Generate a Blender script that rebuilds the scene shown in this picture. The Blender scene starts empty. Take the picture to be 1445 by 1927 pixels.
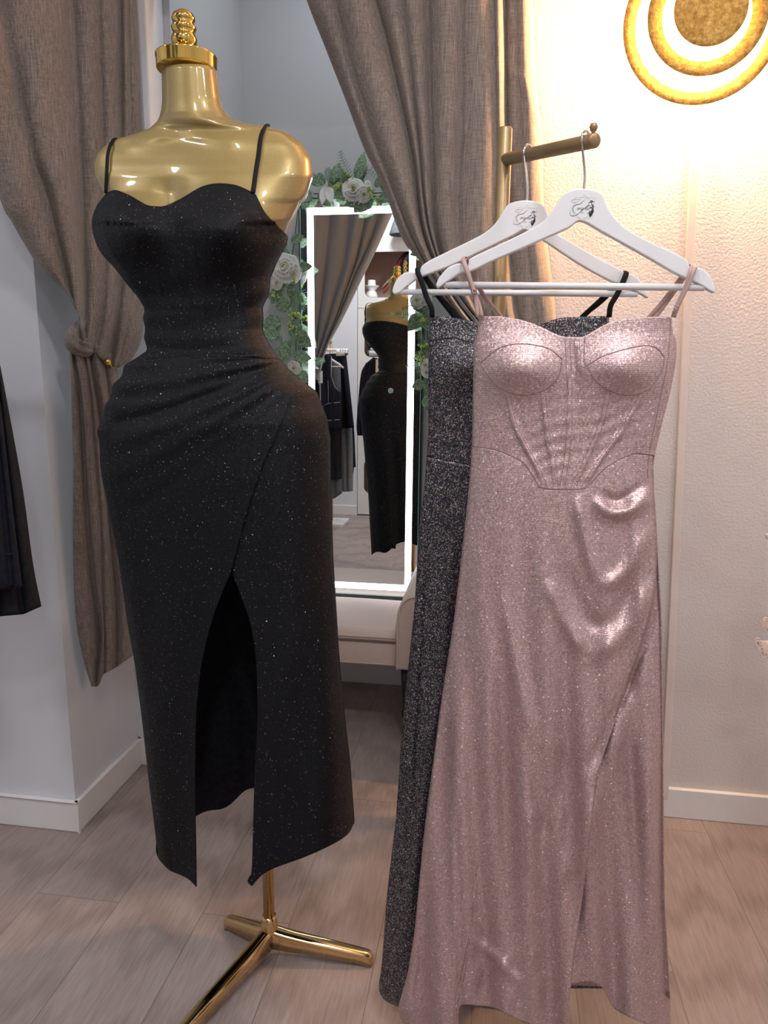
import bpy, bmesh, math, random
import numpy as np
from mathutils import Vector, Matrix
random.seed(7)
PI=math.pi
scene=bpy.context.scene
col=scene.collection
# ------------------------------------------------------------------ camera
W,H,F=1445.,1927.,1336.
CX,CY=W/2,H/2
yaw,pitch,roll,EYE=math.radians(8.6),math.radians(10.5),math.radians(0.5),1.2
fw=Vector((-math.sin(yaw)*math.cos(pitch),math.cos(yaw)*math.cos(pitch),-math.sin(pitch)))
r0=fw.cross(Vector((0,0,1))).normalized(); u0=r0.cross(fw)
rt=math.cos(roll)*r0+math.sin(roll)*u0; up=-math.sin(roll)*r0+math.cos(roll)*u0
cd=bpy.data.cameras.new('camera'); cam=bpy.data.objects.new('camera',cd); col.objects.link(cam)
M=Matrix((rt,up,-fw)).transposed().to_4x4(); M.translation=Vector((0,0,EYE)); cam.matrix_world=M
cd.sensor_fit='VERTICAL'; cd.sensor_height=24.; cd.lens=24.*F/H; cd.clip_start=.02
scene.camera=cam
YM=2.6            # plane of the mirror glass
def P(px,py,Y):   # the point at depth Y seen at a pixel
    px=float(px); py=float(py); d=fw+((px-CX)/F)*rt-((py-CY)/F)*up
    t=Y/d.y
    return Vector((d.x*t,Y,EYE+d.z*t))
def FL(px,py,z=0.):
    px=float(px); py=float(py); d=fw+((px-CX)/F)*rt-((py-CY)/F)*up
    t=(z-EYE)/d.z
    return Vector((d.x*t,d.y*t,z))
def PR(px,py,Yv): # a thing seen in the mirror, given its virtual depth
    p=P(px,py,Yv); return Vector((p.x,2*YM-Yv,p.z))
RX,RY,RZ=[np.array(v) for v in (rt,up,fw)]
def PN(px,py,Y):
    d=RZ[None,:]+((px.reshape(-1,1)-CX)/F)*RX-((py.reshape(-1,1)-CY)/F)*RY
    t=Y.reshape(-1,1)/d[:,1:2]
    p=d*t; p[:,2]+=EYE
    return p
# ------------------------------------------------------------------ materials
MATS={}
def nmat(name):
    m=bpy.data.materials.new(name); m.use_nodes=True; nt=m.node_tree
    b=nt.nodes['Principled BSDF']; MATS[name]=m
    return m,nt,b
def N(nt,t,**k):
    n=nt.nodes.new(t)
    for a,v in k.items():
        if a in n.inputs.keys() if hasattr(n.inputs,'keys') else False: n.inputs[a].default_value=v
        else: setattr(n,a,v)
    return n
def L(nt,a,b): nt.links.new(a,b)
def coords(nt,scale=(1,1,1),rot=(0,0,0),space='Object'):
    tc=nt.nodes.new('ShaderNodeTexCoord'); mp=nt.nodes.new('ShaderNodeMapping')
    mp.inputs['Scale'].default_value=scale; mp.inputs['Rotation'].default_value=rot
    L(nt,tc.outputs[space],mp.inputs['Vector']); return mp.outputs['Vector']
def noise(nt,vec,scale,detail=2,rough=.5):
    n=nt.nodes.new('ShaderNodeTexNoise'); n.inputs['Scale'].default_value=scale
    n.inputs['Detail'].default_value=detail; n.inputs['Roughness'].default_value=rough
    L(nt,vec,n.inputs['Vector']); return n.outputs['Fac']
def ramp(nt,fac,stops):
    r=nt.nodes.new('ShaderNodeValToRGB'); cr=r.color_ramp
    while len(cr.elements)<len(stops): cr.elements.new(.5)
    for e,(p,c) in zip(cr.elements,stops):
        e.position=p; e.color=(c[0],c[1],c[2],1) if not isinstance(c,(int,float)) else (c,c,c,1)
    L(nt,fac,r.inputs['Fac']); return r.outputs['Color']
def mixc(nt,f,a,b,mode='MIX'):
    m=nt.nodes.new('ShaderNodeMix'); m.data_type='RGBA'; m.blend_type=mode
    for s,v in ((m.inputs[0],f),(m.inputs[6],a),(m.inputs[7],b)):
        if isinstance(v,(int,float)): s.default_value=v if s.type=='VALUE' else (v,v,v,1)
        elif isinstance(v,tuple): s.default_value=(v[0],v[1],v[2],1)
        else: L(nt,v,s)
    return m.outputs[2]
def mth(nt,op,a,b=0.,c=None):
    m=nt.nodes.new('ShaderNodeMath'); m.operation=op
    for i,v in enumerate((a,b,c)):
        if v is None: continue
        if isinstance(v,(int,float)): m.inputs[i].default_value=v
        else: L(nt,v,m.inputs[i])
    return m.outputs[0]
def bump(nt,b,h,strength=.3,dist=.002):
    n=nt.nodes.new('ShaderNodeBump'); n.inputs['Strength'].default_value=strength; n.inputs['Distance'].default_value=dist
    L(nt,h,n.inputs['Height']); L(nt,n.outputs['Normal'],b.inputs['Normal'])
def plain(name,c,rough=.5,metal=0.,coat=0.,var=.08,scale=30):
    m,nt,b=nmat(name)
    v=coords(nt); f=noise(nt,v,scale,3)
    lo=tuple(x*(1-var) for x in c); hi=tuple(min(1,x*(1+var)) for x in c)
    L(nt,ramp(nt,f,[(.3,lo),(.7,hi)]),b.inputs['Base Color'])
    b.inputs['Roughness'].default_value=rough; b.inputs['Metallic'].default_value=metal
    b.inputs['Coat Weight'].default_value=coat
    return m
def dull(n,s):
    MATS[n].node_tree.nodes['Principled BSDF'].inputs['Specular IOR Level'].default_value=s
def emis(name,c,s):
    m,nt,b=nmat(name)
    b.inputs['Base Color'].default_value=(*c,1); b.inputs['Emission Color'].default_value=(*c,1); b.inputs['Emission Strength'].default_value=s
    return m
def wallmat(name,c,grain=130,st=.5,dist=.003):
    m,nt,b=nmat(name); v=coords(nt)
    f=noise(nt,v,1.3,3)
    L(nt,ramp(nt,f,[(.3,tuple(x*.96 for x in c)),(.7,c)]),b.inputs['Base Color'])
    b.inputs['Roughness'].default_value=.75
    n=noise(nt,v,grain,4,.6); bump(nt,b,n,st,dist); return m
wallmat('painted_wall',(.67,.685,.72),60,.12,.002)
wallmat('alcove_wall',(.62,.62,.63),60,.1,.002)
wallmat('stucco_wall',(.66,.60,.58),150,.55,.004)
plain('ceiling_paint',(.8,.8,.8),.8)
plain('white_trim',(.74,.72,.71),.4,var=.02)
plain('strip_plastic',(.70,.60,.55),.45,var=.02)
plain('brass_paint',(.36,.24,.09),.38,.75,var=.08,scale=60)
plain('rack_gold',(.34,.235,.12),.42,.55,var=.06,scale=80)
plain('chrome',(.75,.75,.76),.12,1.,var=.02)
plain('gold_chrome',(.80,.56,.16),.06,1.,var=.02)
plain('pale_gold_chrome',(.72,.50,.25),.10,1.,var=.02)
plain('hanger_white',(.78,.77,.78),.38,coat=.3,var=.02)
plain('cream_card',(.72,.62,.55),.6,var=.03)
plain('black_plastic',(.012,.012,.014),.35)
plain('black_cloth',(.012,.012,.016),.85,var=.3,scale=90)
plain('navy_cloth',(.011,.0115,.019),.85,var=.3,scale=90)
plain('strap_black',(.010,.010,.012),.6)
plain('strap_pink',(.50,.33,.30),.45,var=.1)
plain('grey_denim',(.10,.105,.115),.85,var=.35,scale=140)  # unseen fill light, added to brighten the alcove wall
plain('pale_denim',(.17,.19,.20),.85,var=.35,scale=140)
plain('grey_knit',(.13,.125,.13),.9,var=.3,scale=120)
plain('white_cloth',(.75,.74,.73),.8,var=.05)
plain('taupe_panel',(.42,.31,.27),.7,var=.04)
plain('cabinet_white',(.72,.71,.69),.5,var=.02)
plain('red_leather',(.25,.018,.03),.35,coat=.3)
plain('green_leather',(.05,.06,.03),.4)
plain('tan_leather',(.45,.33,.24),.5)
plain('rust_leather',(.36,.07,.03),.45)
plain('glass_edge',(.25,.62,.58),.15,var=.05)
plain('lace_thread',(.80,.62,.54),.7,var=.08)
plain('ink_black',(.02,.02,.02),.6)
plain('ink_grey',(.30,.28,.27),.6)
plain('ink_green',(.03,.30,.06),.6)
plain('ink_red',(.6,.04,.04),.6)
plain('stitch_grey',(.20,.20,.22),.7)
plain('stem_green',(.05,.10,.03),.6)
plain('fern_green',(.20,.32,.20),.6,var=.3)
plain('petal_white',(.82,.82,.76),.55,var=.06,scale=60)
plain('petal_heart',(.70,.72,.38),.55,var=.1)
plain('berry_green',(.42,.55,.10),.4,var=.15)
plain('touch_ring',(.75,.92,.92),.3)
emis('led_white',(.86,.93,1.0),7.)
emis('lamp_glow',(1.0,.74,.36),16.)
m,nt,b=nmat('mirror_glass'); b.inputs['Metallic'].default_value=1; b.inputs['Roughness'].default_value=0.
b.inputs['Base Color'].default_value=(.90,.93,.93,1)
# satin gold of the body form
m,nt,b=nmat('satin_gold'); v=coords(nt); f=noise(nt,v,900,2)
L(nt,ramp(nt,f,[(.35,(.33,.235,.075)),(.7,(.42,.31,.115))]),b.inputs['Base Color'])
b.inputs['Metallic'].default_value=.35; b.inputs['Roughness'].default_value=.42
b.inputs['Coat Weight'].default_value=.8; b.inputs['Coat Roughness'].default_value=.06
# gold leaf of the lamp
m,nt,b=nmat('gold_leaf'); v=coords(nt); f=noise(nt,v,85,6,.75)
L(nt,ramp(nt,f,[(.35,(.42,.20,.04)),(.52,(.72,.42,.10)),(.68,(.95,.72,.26))]),b.inputs['Base Color'])
b.inputs['Metallic'].default_value=.45; b.inputs['Roughness'].default_value=.5; bump(nt,b,f,.9,.004)
# woven linen curtain
def weave(name,c,amp=.3,sx=520):
    m,nt,b=nmat(name)
    a=noise(nt,coords(nt,(1,1,.045)),sx,3,.6); d=noise(nt,coords(nt,(.045,.2,1)),sx*1.1,3,.6)
    s=mth(nt,'ADD',mth(nt,'MULTIPLY',a,.6),mth(nt,'MULTIPLY',d,.4))
    L(nt,ramp(nt,s,[(.36,tuple(x*(1-amp) for x in c)),(.5,c),(.66,tuple(x*(1+amp*1.3) for x in c))]),b.inputs['Base Color'])
    b.inputs['Roughness'].default_value=.8; b.inputs['Sheen Weight'].default_value=.15
    bump(nt,b,s,.25,.001); return m
weave('linen_curtain',(.230,.188,.163),.42)
weave('curtain_lining',(.20,.19,.19),.06,300)
weave('grey_lining',(.27,.26,.265),.05,300)
weave('bench_velvet',(.56,.44,.38),.05,400)
# glitter cloths
def glitter(name,base,rough,metal,cells,thr,glint,big=None,rib=0.,micro=None,rainbow=0.,amp=.25):
    m,nt,b=nmat(name)
    v=coords(nt)
    vo=nt.nodes.new('ShaderNodeTexVoronoi'); vo.inputs['Scale'].default_value=cells; L(nt,v,vo.inputs['Vector'])
    sep=nt.nodes.new('ShaderNodeSeparateColor'); L(nt,vo.outputs['Color'],sep.inputs['Color'])
    lowf=noise(nt,v,22,2)
    basec=ramp(nt,noise(nt,v,260,2,.7),[(.3,tuple(x*(1-amp) for x in base)),(.7,tuple(min(1,x*(1+amp)) for x in base))])
    if rib:
        w=nt.nodes.new('ShaderNodeTexWave'); w.bands_direction='Z'; w.inputs['Scale'].default_value=rib
        w.inputs['Distortion'].default_value=1.5; w.inputs['Detail'].default_value=2.; w.inputs['Detail Scale'].default_value=.6
        L(nt,v,w.inputs['Vector'])
        basec=mixc(nt,1.,basec,ramp(nt,w.outputs['Fac'],[(0,.76),(1,1.14)]),'MULTIPLY')
    if micro:
        mc,dens=micro
        v2=nt.nodes.new('ShaderNodeTexVoronoi'); v2.inputs['Scale'].default_value=mc; L(nt,v,v2.inputs['Vector'])
        s2=nt.nodes.new('ShaderNodeSeparateColor'); L(nt,v2.outputs['Color'],s2.inputs['Color'])
        k2=mth(nt,'GREATER_THAN',s2.outputs['Red'],1-dens)
        tint=mixc(nt,rainbow,(.62,.60,.60),v2.outputs['Color'])
        basec=mixc(nt,mth(nt,'MULTIPLY',k2,.7),basec,tint)
    on=mth(nt,'MULTIPLY',mth(nt,'GREATER_THAN',sep.outputs['Red'],thr),mth(nt,'LESS_THAN',vo.outputs['Distance'],.42))
    fac=on
    if big:
        v3=nt.nodes.new('ShaderNodeTexVoronoi'); v3.inputs['Scale'].default_value=big[0]; L(nt,v,v3.inputs['Vector'])
        s3=nt.nodes.new('ShaderNodeSeparateColor'); L(nt,v3.outputs['Color'],s3.inputs['Color'])
        k3=mth(nt,'MULTIPLY',mth(nt,'GREATER_THAN',s3.outputs['Green'],big[1]),mth(nt,'LESS_THAN',v3.outputs['Distance'],.33))
        fac=mth(nt,'MAXIMUM',on,k3)
    L(nt,mixc(nt,fac,basec,glint),b.inputs['Base Color'])  # sparkle painted into the base colour as pale non-metal specks
    L(nt,mth(nt,'MULTIPLY',mth(nt,'SUBTRACT',1.,fac),metal),b.inputs['Metallic'])
    b.inputs['Roughness'].default_value=rough
    # every flake lies at its own tilt
    geo=nt.nodes.new('ShaderNodeNewGeometry')
    vm=nt.nodes.new('ShaderNodeVectorMath'); vm.operation='SUBTRACT'; vm.inputs[1].default_value=(.5,.5,.5); L(nt,vo.outputs['Color'],vm.inputs[0])
    sc=nt.nodes.new('ShaderNodeVectorMath'); sc.operation='SCALE'; sc.inputs['Scale'].default_value=.35; L(nt,vm.outputs[0],sc.inputs[0])
    ad=nt.nodes.new('ShaderNodeVectorMath'); ad.operation='ADD'; L(nt,geo.outputs['Normal'],ad.inputs[0]); L(nt,sc.outputs[0],ad.inputs[1])
    nn=nt.nodes.new('ShaderNodeVectorMath'); nn.operation='NORMALIZE'; L(nt,ad.outputs[0],nn.inputs[0]); L(nt,nn.outputs[0],b.inputs['Normal'])
    return m
glitter('black_glitter',(.0060,.0060,.0078),.6,.0,560,.9962,(.50,.50,.54),big=(250,.9985),amp=.35,micro=(1300,.003))
glitter('pink_glitter',(.55,.385,.375),.40,.55,650,.955,(.88,.78,.76),big=(260,.975),rib=125.,amp=.2,micro=(1100,.08),rainbow=.3)
glitter('grey_glitter',(.036,.038,.045),.42,.5,650,.95,(.68,.70,.74),big=(300,.975),rib=125.,micro=(1000,.14),rainbow=.3)
plain('pink_seam',(.25,.15,.14),.6)
plain('grey_seam',(.01,.01,.01),.6)
plain('black_seam',(.004,.004,.004),.7)
for _n,_s in (('black_glitter',.18),('black_cloth',.15),('navy_cloth',.15),('strap_black',.15),('linen_curtain',.25),('grey_denim',.2),('curtain_lining',.25)): dull(_n,_s)
# leaves
m,nt,b=nmat('leaf_green'); v=coords(nt); f=noise(nt,v,140,3,.7)
L(nt,ramp(nt,f,[(.3,(.09,.17,.08)),(.5,(.20,.31,.18)),(.66,(.48,.58,.46))]),b.inputs['Base Color']); b.inputs['Roughness'].default_value=.6
# oak floor
m,nt,b=nmat('oak_floor')
v=coords(nt,(1,1,1),(0,0,PI/2))
br=nt.nodes.new('ShaderNodeTexBrick'); br.offset=.37; br.inputs['Scale'].default_value=1.
br.inputs['Brick Width'].default_value=1.35; br.inputs['Row Height'].default_value=.205; br.inputs['Mortar Size'].default_value=.0012
br.inputs['Mortar Smooth'].default_value=.3
br.inputs['Color1'].default_value=(0,0,0,1); br.inputs['Color2'].default_value=(1,1,1,1); br.inputs['Mortar'].default_value=(.5,.5,.5,1); br.inputs['Bias'].default_value=0.
L(nt,v,br.inputs['Vector'])
off=nt.nodes.new('ShaderNodeVectorMath'); off.operation='MULTIPLY_ADD'; off.inputs[1].default_value=(7,3,0)
L(nt,br.outputs['Color'],off.inputs[0]); L(nt,coords(nt),off.inputs[2])
def stretch(sc):
    mp=nt.nodes.new('ShaderNodeMapping'); mp.inputs['Scale'].default_value=sc; L(nt,off.outputs[0],mp.inputs['Vector']); return mp.outputs['Vector']
g1=noise(nt,stretch((1,.07,1)),150,5,.7)
wv=nt.nodes.new('ShaderNodeTexWave'); wv.wave_type='RINGS'; wv.inputs['Scale'].default_value=9.; wv.inputs['Distortion'].default_value=5.; wv.inputs['Detail'].default_value=3.; wv.inputs['Detail Scale'].default_value=1.2
L(nt,stretch((1,.16,1)),wv.inputs['Vector'])
g2=noise(nt,stretch((1,.35,1)),5,3,.6)
sc=nt.nodes.new('ShaderNodeSeparateColor'); L(nt,br.outputs['Color'],sc.inputs['Color'])
c1=ramp(nt,g1,[(.28,(.225,.175,.158)),(.5,(.305,.245,.226)),(.72,(.365,.302,.282))])
c1=mixc(nt,.3,c1,ramp(nt,wv.outputs['Fac'],[(.0,(.17,.13,.115)),(.45,(.34,.27,.245)),(1,(.33,.265,.24))]))
c1=mixc(nt,1.,c1,ramp(nt,noise(nt,stretch((1,.045,1)),340,3,.6),[(.35,.92),(.62,1.05)]),'MULTIPLY')
c1=mixc(nt,1.,c1,ramp(nt,g2,[(.3,.90),(.65,1.06)]),'MULTIPLY')
c1=mixc(nt,1.,c1,ramp(nt,sc.outputs['Red'],[(0,.90),(1,1.08)]),'MULTIPLY')
kn=nt.nodes.new('ShaderNodeTexVoronoi'); kn.inputs['Scale'].default_value=2.6; L(nt,stretch((1,.6,1)),kn.inputs['Vector'])
kd=mth(nt,'ADD',kn.outputs['Distance'],mth(nt,'MULTIPLY',mth(nt,'SUBTRACT',noise(nt,stretch((1,.5,1)),28,3),.5),.12))
c1=mixc(nt,ramp(nt,kd,[(.0,.85),(.03,.6),(.075,0.)]),c1,(.13,.105,.10))
c1=mixc(nt,mth(nt,'MULTIPLY',br.outputs['Fac'],.8),c1,(.16,.12,.10))
L(nt,c1,b.inputs['Base Color']); b.inputs['Roughness'].default_value=.42
bump(nt,b,g1,.08,.001)
# ------------------------------------------------------------------ mesh tools
class MB:
    def __init__(s): s.v=[]; s.f=[]; s.m=[]
    def add(s,vs,fs,mi=0):
        o=len(s.v); s.v.extend([tuple(p) for p in vs]); s.f.extend([tuple(i+o for i in f) for f in fs]); s.m.extend([mi]*len(fs)); return s
    def grid(s,p,nv,nu,flip=False,closed=False,mi=0):
        fs=[]
        for i in range(nv-1):
            for j in range(nu if closed else nu-1):
                a=i*nu+j; b_=i*nu+(j+1)%nu; c=b_+nu; d=a+nu
                fs.append((a,d,c,b_) if not flip else (a,b_,c,d))
        return s.add(p,fs,mi)
    def box(s,lo,hi,mi=0):
        x0,y0,z0=lo; x1,y1,z1=hi
        v=[(x,y,z) for z in (z0,z1) for y in (y0,y1) for x in (x0,x1)]
        return s.add(v,[(0,2,3,1),(4,5,7,6),(0,1,5,4),(2,6,7,3),(0,4,6,2),(1,3,7,5)],mi)
    def tube(s,pts,r,n=10,cap=True,mi=0,flat=1.):
        pts=[Vector(p) for p in pts]; k=len(pts)
        rs=r if isinstance(r,(list,tuple)) else [r]*k
        vs=[]; prev=None
        for i,p in enumerate(pts):
            t=(pts[min(i+1,k-1)]-pts[max(i-1,0)])
            if t.length<1e-9: t=Vector((0,0,1))
            t.normalize()
            if prev is None:
                a=Vector((0,1,0)) if abs(t.y)<.9 else Vector((1,0,0))
                x=t.cross(a).normalized()
            else:
                x=(prev-t*prev.dot(t))
                x=x.normalized() if x.length>1e-6 else t.orthogonal().normalized()
            prev=x; y=t.cross(x)
            for j in range(n):
                a=2*PI*j/n; vs.append(p+(x*math.cos(a)+y*math.sin(a)*flat)*rs[i])
        fs=[]
        for i in range(k-1):
            for j in range(n):
                a=i*n+j; b_=i*n+(j+1)%n; fs.append((a,b_,b_+n,a+n))
        if cap: fs.append(tuple(range(n-1,-1,-1))); fs.append(tuple(range((k-1)*n,k*n)))
        return s.add(vs,fs,mi)
    def lathe(s,prof,c,n=32,mi=0,axis='z'):
        vs=[];c=Vector(c)
        for r,h in prof:
            for j in range(n):
                a=2*PI*j/n
                q=(r*math.cos(a),r*math.sin(a),h) if axis=='z' else (r*math.cos(a),-h,r*math.sin(a))
                vs.append(c+Vector(q))
        fs=[]
        for i in range(len(prof)-1):
            for j in range(n):
                a=i*n+j; b_=i*n+(j+1)%n; fs.append((a,b_,b_+n,a+n))
        if prof[0][0]>1e-5: fs.append(tuple(range(n-1,-1,-1)))
        if prof[-1][0]>1e-5: fs.append(tuple(range((len(prof)-1)*n,len(prof)*n)))
        return s.add(vs,fs,mi)
    def sphere(s,c,r,n=12,mi=0,sz=1.):
        return s.lathe([(r*math.sin(PI*i/n)+(1e-6),-r*sz*math.cos(PI*i/n)) for i in range(n+1)],c,n,mi)
def tag(o,label=None,cat=None,group=None,kind=None):
    if label: o['label']=label
    if cat: o['category']=cat
    if group: o['group']=group
    if kind: o['kind']=kind
    return o
def empty(name,loc,label,cat,group=None):
    o=bpy.data.objects.new(name,None); o.empty_display_size=.05; col.objects.link(o); o.location=Vector(loc)
    tag(o,label,cat,group); return o
def worldloc(o):
    v=Vector((0,0,0))
    while o is not None: v=v+o.location; o=o.parent
    return v
def obj(name,mb,mats,parent=None,smooth=True,bevel=0.,solid=0.,sub=0,loc=None,back=0):
    base=worldloc(parent) if parent else Vector(loc) if loc is not None else Vector((0,0,0))
    me=bpy.data.meshes.new(name)
    me.from_pydata([tuple(Vector(p)-base) for p in mb.v],[],mb.f)
    for mt in (mats if isinstance(mats,(list,tuple)) else [mats]): me.materials.append(MATS[mt])
    if any(mb.m): me.polygons.foreach_set('material_index',mb.m)
    me.validate(); me.update()
    bm=bmesh.new(); bm.from_mesh(me); bmesh.ops.remove_doubles(bm,verts=bm.verts,dist=1e-6)
    if not solid: bmesh.ops.recalc_face_normals(bm,faces=bm.faces)
    bm.to_mesh(me); bm.free()
    me.polygons.foreach_set('use_smooth',[smooth]*len(me.polygons))
    o=bpy.data.objects.new(name,me); col.objects.link(o)
    if parent: o.parent=parent
    else: o.location=base
    if solid:
        md=o.modifiers.new('solid','SOLIDIFY'); md.thickness=abs(solid); md.offset=-1. if solid>0 else 1.; md.material_offset=back
    if bevel:
        md=o.modifiers.new('bevel','BEVEL'); md.width=bevel; md.segments=3; md.limit_method='ANGLE'; md.angle_limit=math.radians(50)
    if sub:
        md=o.modifiers.new('sub','SUBSURF'); md.levels=sub; md.render_levels=sub
    return o
def struct(name,mb,mats,**k):
    o=obj(name,mb,mats,smooth=False,**k); o['kind']='structure'; return o
def cr(pts,n=60):
    """smooth curve through traced points, evenly spaced (numpy n x d)"""
    p=[np.array(q,float) for q in pts]
    if len(p)==2: return np.array([p[0]*(1-t)+p[1]*t for t in np.linspace(0,1,n)])
    q=[2*p[0]-p[1]]+p+[2*p[-1]-p[-2]]; out=[]
    for i in range(1,len(q)-2):
        for t in np.linspace(0,1,14,endpoint=False):
            a,b_,c,d=q[i-1],q[i],q[i+1],q[i+2]
            out.append(.5*((2*b_)+(-a+c)*t+(2*a-5*b_+4*c-d)*t*t+(-a+3*b_-3*c+d)*t**3))
    out.append(p[-1]); out=np.array(out)
    s=np.concatenate([[0],np.cumsum(np.linalg.norm(np.diff(out,axis=0),axis=1))])
    tt=np.linspace(0,s[-1],n)
    return np.stack([np.interp(tt,s,out[:,k]) for k in range(out.shape[1])],1)
def polyat(pts,us):
    c=cr(pts,400); t=np.linspace(0,1,400)
    return np.stack([np.interp(us,t,c[:,k]) for k in range(2)],1)
def coons(T,B,Lf,R,us,vs,xonly=False):
    t,b_,l,r=polyat(T,us),polyat(B,us),polyat(Lf,vs),polyat(R,vs)
    U=us[None,:,None]; V=vs[:,None,None]
    S=(1-V)*t[None]+V*b_[None]+(1-U)*l[:,None]+U*r[:,None]
    S-=(1-U)*(1-V)*t[0]+U*(1-V)*t[-1]+(1-U)*V*b_[0]+U*V*b_[-1]
    return S[...,0],S[...,1]
def pdist(px,py,line):
    c=cr(line,40); best=np.full(px.shape,1e9); tt=np.zeros(px.shape)
    for i in range(len(c)-1):
        a,b_=c[i],c[i+1]; d=b_-a; l2=max(d@d,1e-9)
        t=np.clip(((px-a[0])*d[0]+(py-a[1])*d[1])/l2,0,1)
        q=np.hypot(px-a[0]-t*d[0],py-a[1]-t*d[1]); k=q<best
        best=np.where(k,q,best); tt=np.where(k,(i+t)/(len(c)-1),tt)
    return best,tt
def ridge(px,py,line,w,amp):   # rounded ridge (or furrow) dying out towards its ends
    d,t=pdist(px,py,line)
    return amp*np.exp(-(d/w)**2)*np.clip(np.sin(PI*np.clip(t,0.02,.98))*1.6,0,1)
def sstep(x): x=np.clip(x,0,1); return x*x*(3-2*x)
def bands(lines,vs,per,amps,offs,Y,prof=.8,extra=None,tw=0.):
    """cloth between traced fold lines; each band bulges towards the viewer"""
    ls=[polyat(l,vs) for l in lines]
    X=[];Yy=[];D=[]
    for i in range(len(lines)-1):
        for j in range(per+(1 if i==len(lines)-2 else 0)):
            t=j/per
            q=ls[i]*(1-t)+ls[i+1]*t
            X.append(q[:,0]); Yy.append(q[:,1])
            a=amps[i](vs) if callable(amps[i]) else amps[i]
            D.append(a*(math.sin(PI*t)**prof)+offs[i]*(1-t)+offs[i+1]*t+np.zeros(len(vs)))
    px=np.stack(X,1); py=np.stack(Yy,1); d=np.stack(D,1)
    if extra is not None: d=d+extra(px,py)
    return px,py,PN(px,py,((np.interp(px,*Y) if isinstance(Y,tuple) else Y)-d).ravel()),len(vs),px.shape[1]
def fill2d(name,loops,plane,thick,mats,parent,bevel=0.,loc=None):
    """flat outline(s) (first = outer, others = holes) extruded along +Y; plane(x,y)->3D point"""
    cu=bpy.data.curves.new('tmp','CURVE'); cu.dimensions='2D'; cu.fill_mode='BOTH'
    for lp in loops:
        sp=cu.splines.new('POLY'); sp.points.add(len(lp)-1); sp.use_cyclic_u=True
        for i,(a,b_) in enumerate(lp): sp.points[i].co=(a,b_,0,1)
    t=bpy.data.objects.new('tmp',cu); col.objects.link(t)
    dg=bpy.context.evaluated_depsgraph_get(); me=bpy.data.meshes.new_from_object(t.evaluated_get(dg))
    bm=bmesh.new(); bm.from_mesh(me); bpy.data.objects.remove(t); bpy.data.curves.remove(cu)
    bmesh.ops.remove_doubles(bm,verts=bm.verts,dist=1e-5)
    for v_ in bm.verts: v_.co=plane(v_.co.x,v_.co.y)
    r=bmesh.ops.extrude_face_region(bm,geom=list(bm.faces))
    for e in r['geom']:
        if isinstance(e,bmesh.types.BMVert): e.co.y+=thick
    bmesh.ops.recalc_face_normals(bm,faces=bm.faces)
    bmesh.ops.dissolve_limit(bm,angle_limit=.01,verts=bm.verts,edges=bm.edges)
    mb=MB(); bm.verts.index_update(); mb.add([v_.co.copy() for v_ in bm.verts],[[q.index for q in f.verts] for f in bm.faces]); bm.free()
    bpy.data.meshes.remove(me)
    return obj(name,mb,mats,parent,smooth=False,bevel=bevel,loc=loc)
exec_parts=True
# ------------------------------------------------------------------ the room
b=MB(); b.box((-3.2,-2.2,-.1),(2.4,2.9,0)); struct('floor',b,'oak_floor')
b=MB(); b.box((-3.2,-2.2,2.8),(2.4,2.9,2.9)); struct('ceiling',b,'ceiling_paint')
b=MB(); b.box((-3.2,1.587,0),(-1.07,1.78,2.8)); struct('wall_left',b,'painted_wall')         # pillar beside the alcove
b=MB(); b.box((-3.1,1.78,0),(-1.07,1.935,2.8)); b.box((-3.1,1.935,0),(-.95,2.08,2.8)); struct('wall_left_return',b,'painted_wall')
b=MB(); b.box((-1.4,2.66,0),(.9,2.76,2.8)); struct('wall_back',b,'alcove_wall')
b=MB(); b.box((.02,1.92,0),(2.3,2.04,2.8)); struct('wall_right',b,'stucco_wall')
b=MB(); b.box((-.95,1.935,2.24),(.02,2.04,2.8)); struct('wall_header',b,'painted_wall')
b=MB(); b.box((.02,2.04,0),(.12,2.66,2.8)); struct('wall_alcove_right',b,'alcove_wall')
b=MB(); b.box((-1.03,2.08,0),(-.93,2.66,2.8)); struct('wall_alcove_left',b,'alcove_wall')
b=MB(); b.box((-3.2,-1.1,0),(-1.185,-1.0,2.8)); b.box((.3,-1.1,0),(2.3,-1.0,2.8)); b.box((-1.185,-1.5,0),(.3,-1.42,2.8)); struct('wall_front',b,'painted_wall')
b=MB(); b.box((2.2,-1.0,0),(2.3,1.92,2.8)); struct('wall_far_right',b,'painted_wall')
b=MB(); b.box((-3.2,-1.0,0),(-3.1,1.587,2.8)); struct('wall_far_left',b,'painted_wall')
def base(name,segs,h=.088,t=.014):
    b=MB()
    for lo,hi in segs: b.box((lo[0],lo[1],0),(hi[0],hi[1],h))
    struct(name,b,'white_trim',bevel=.003)
base('baseboard_left',[((-3.1,1.573),(-1.056,1.587)),((-1.07,1.573),(-1.056,1.935)),((-1.07,1.921),(-.95,1.935))])
base('baseboard_back',[((-.93,2.646),(.10,2.66))])
base('baseboard_right',[((.10,1.906),(2.2,1.92))])
base('baseboard_front',[((-3.1,-1.0),(-1.187,-.986))])
# cover strip running from the lamp down the right wall
a0,a1=P(1309,225,1.915),P(1249,1500,1.915)
b=MB(); w=.0095
vs=[]
for p in (a1,a0):
    for dx,dy in ((-w,.004),(w,.004),(w,-.011),(-w,-.011)): vs.append((p.x+dx,p.y+dy,p.z))
b.add(vs,[(0,1,2,3),(7,6,5,4),(0,4,5,1),(1,5,6,2),(2,6,7,3),(3,7,4,0)]); struct('trim_1',b,'strip_plastic',bevel=.002)
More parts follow.
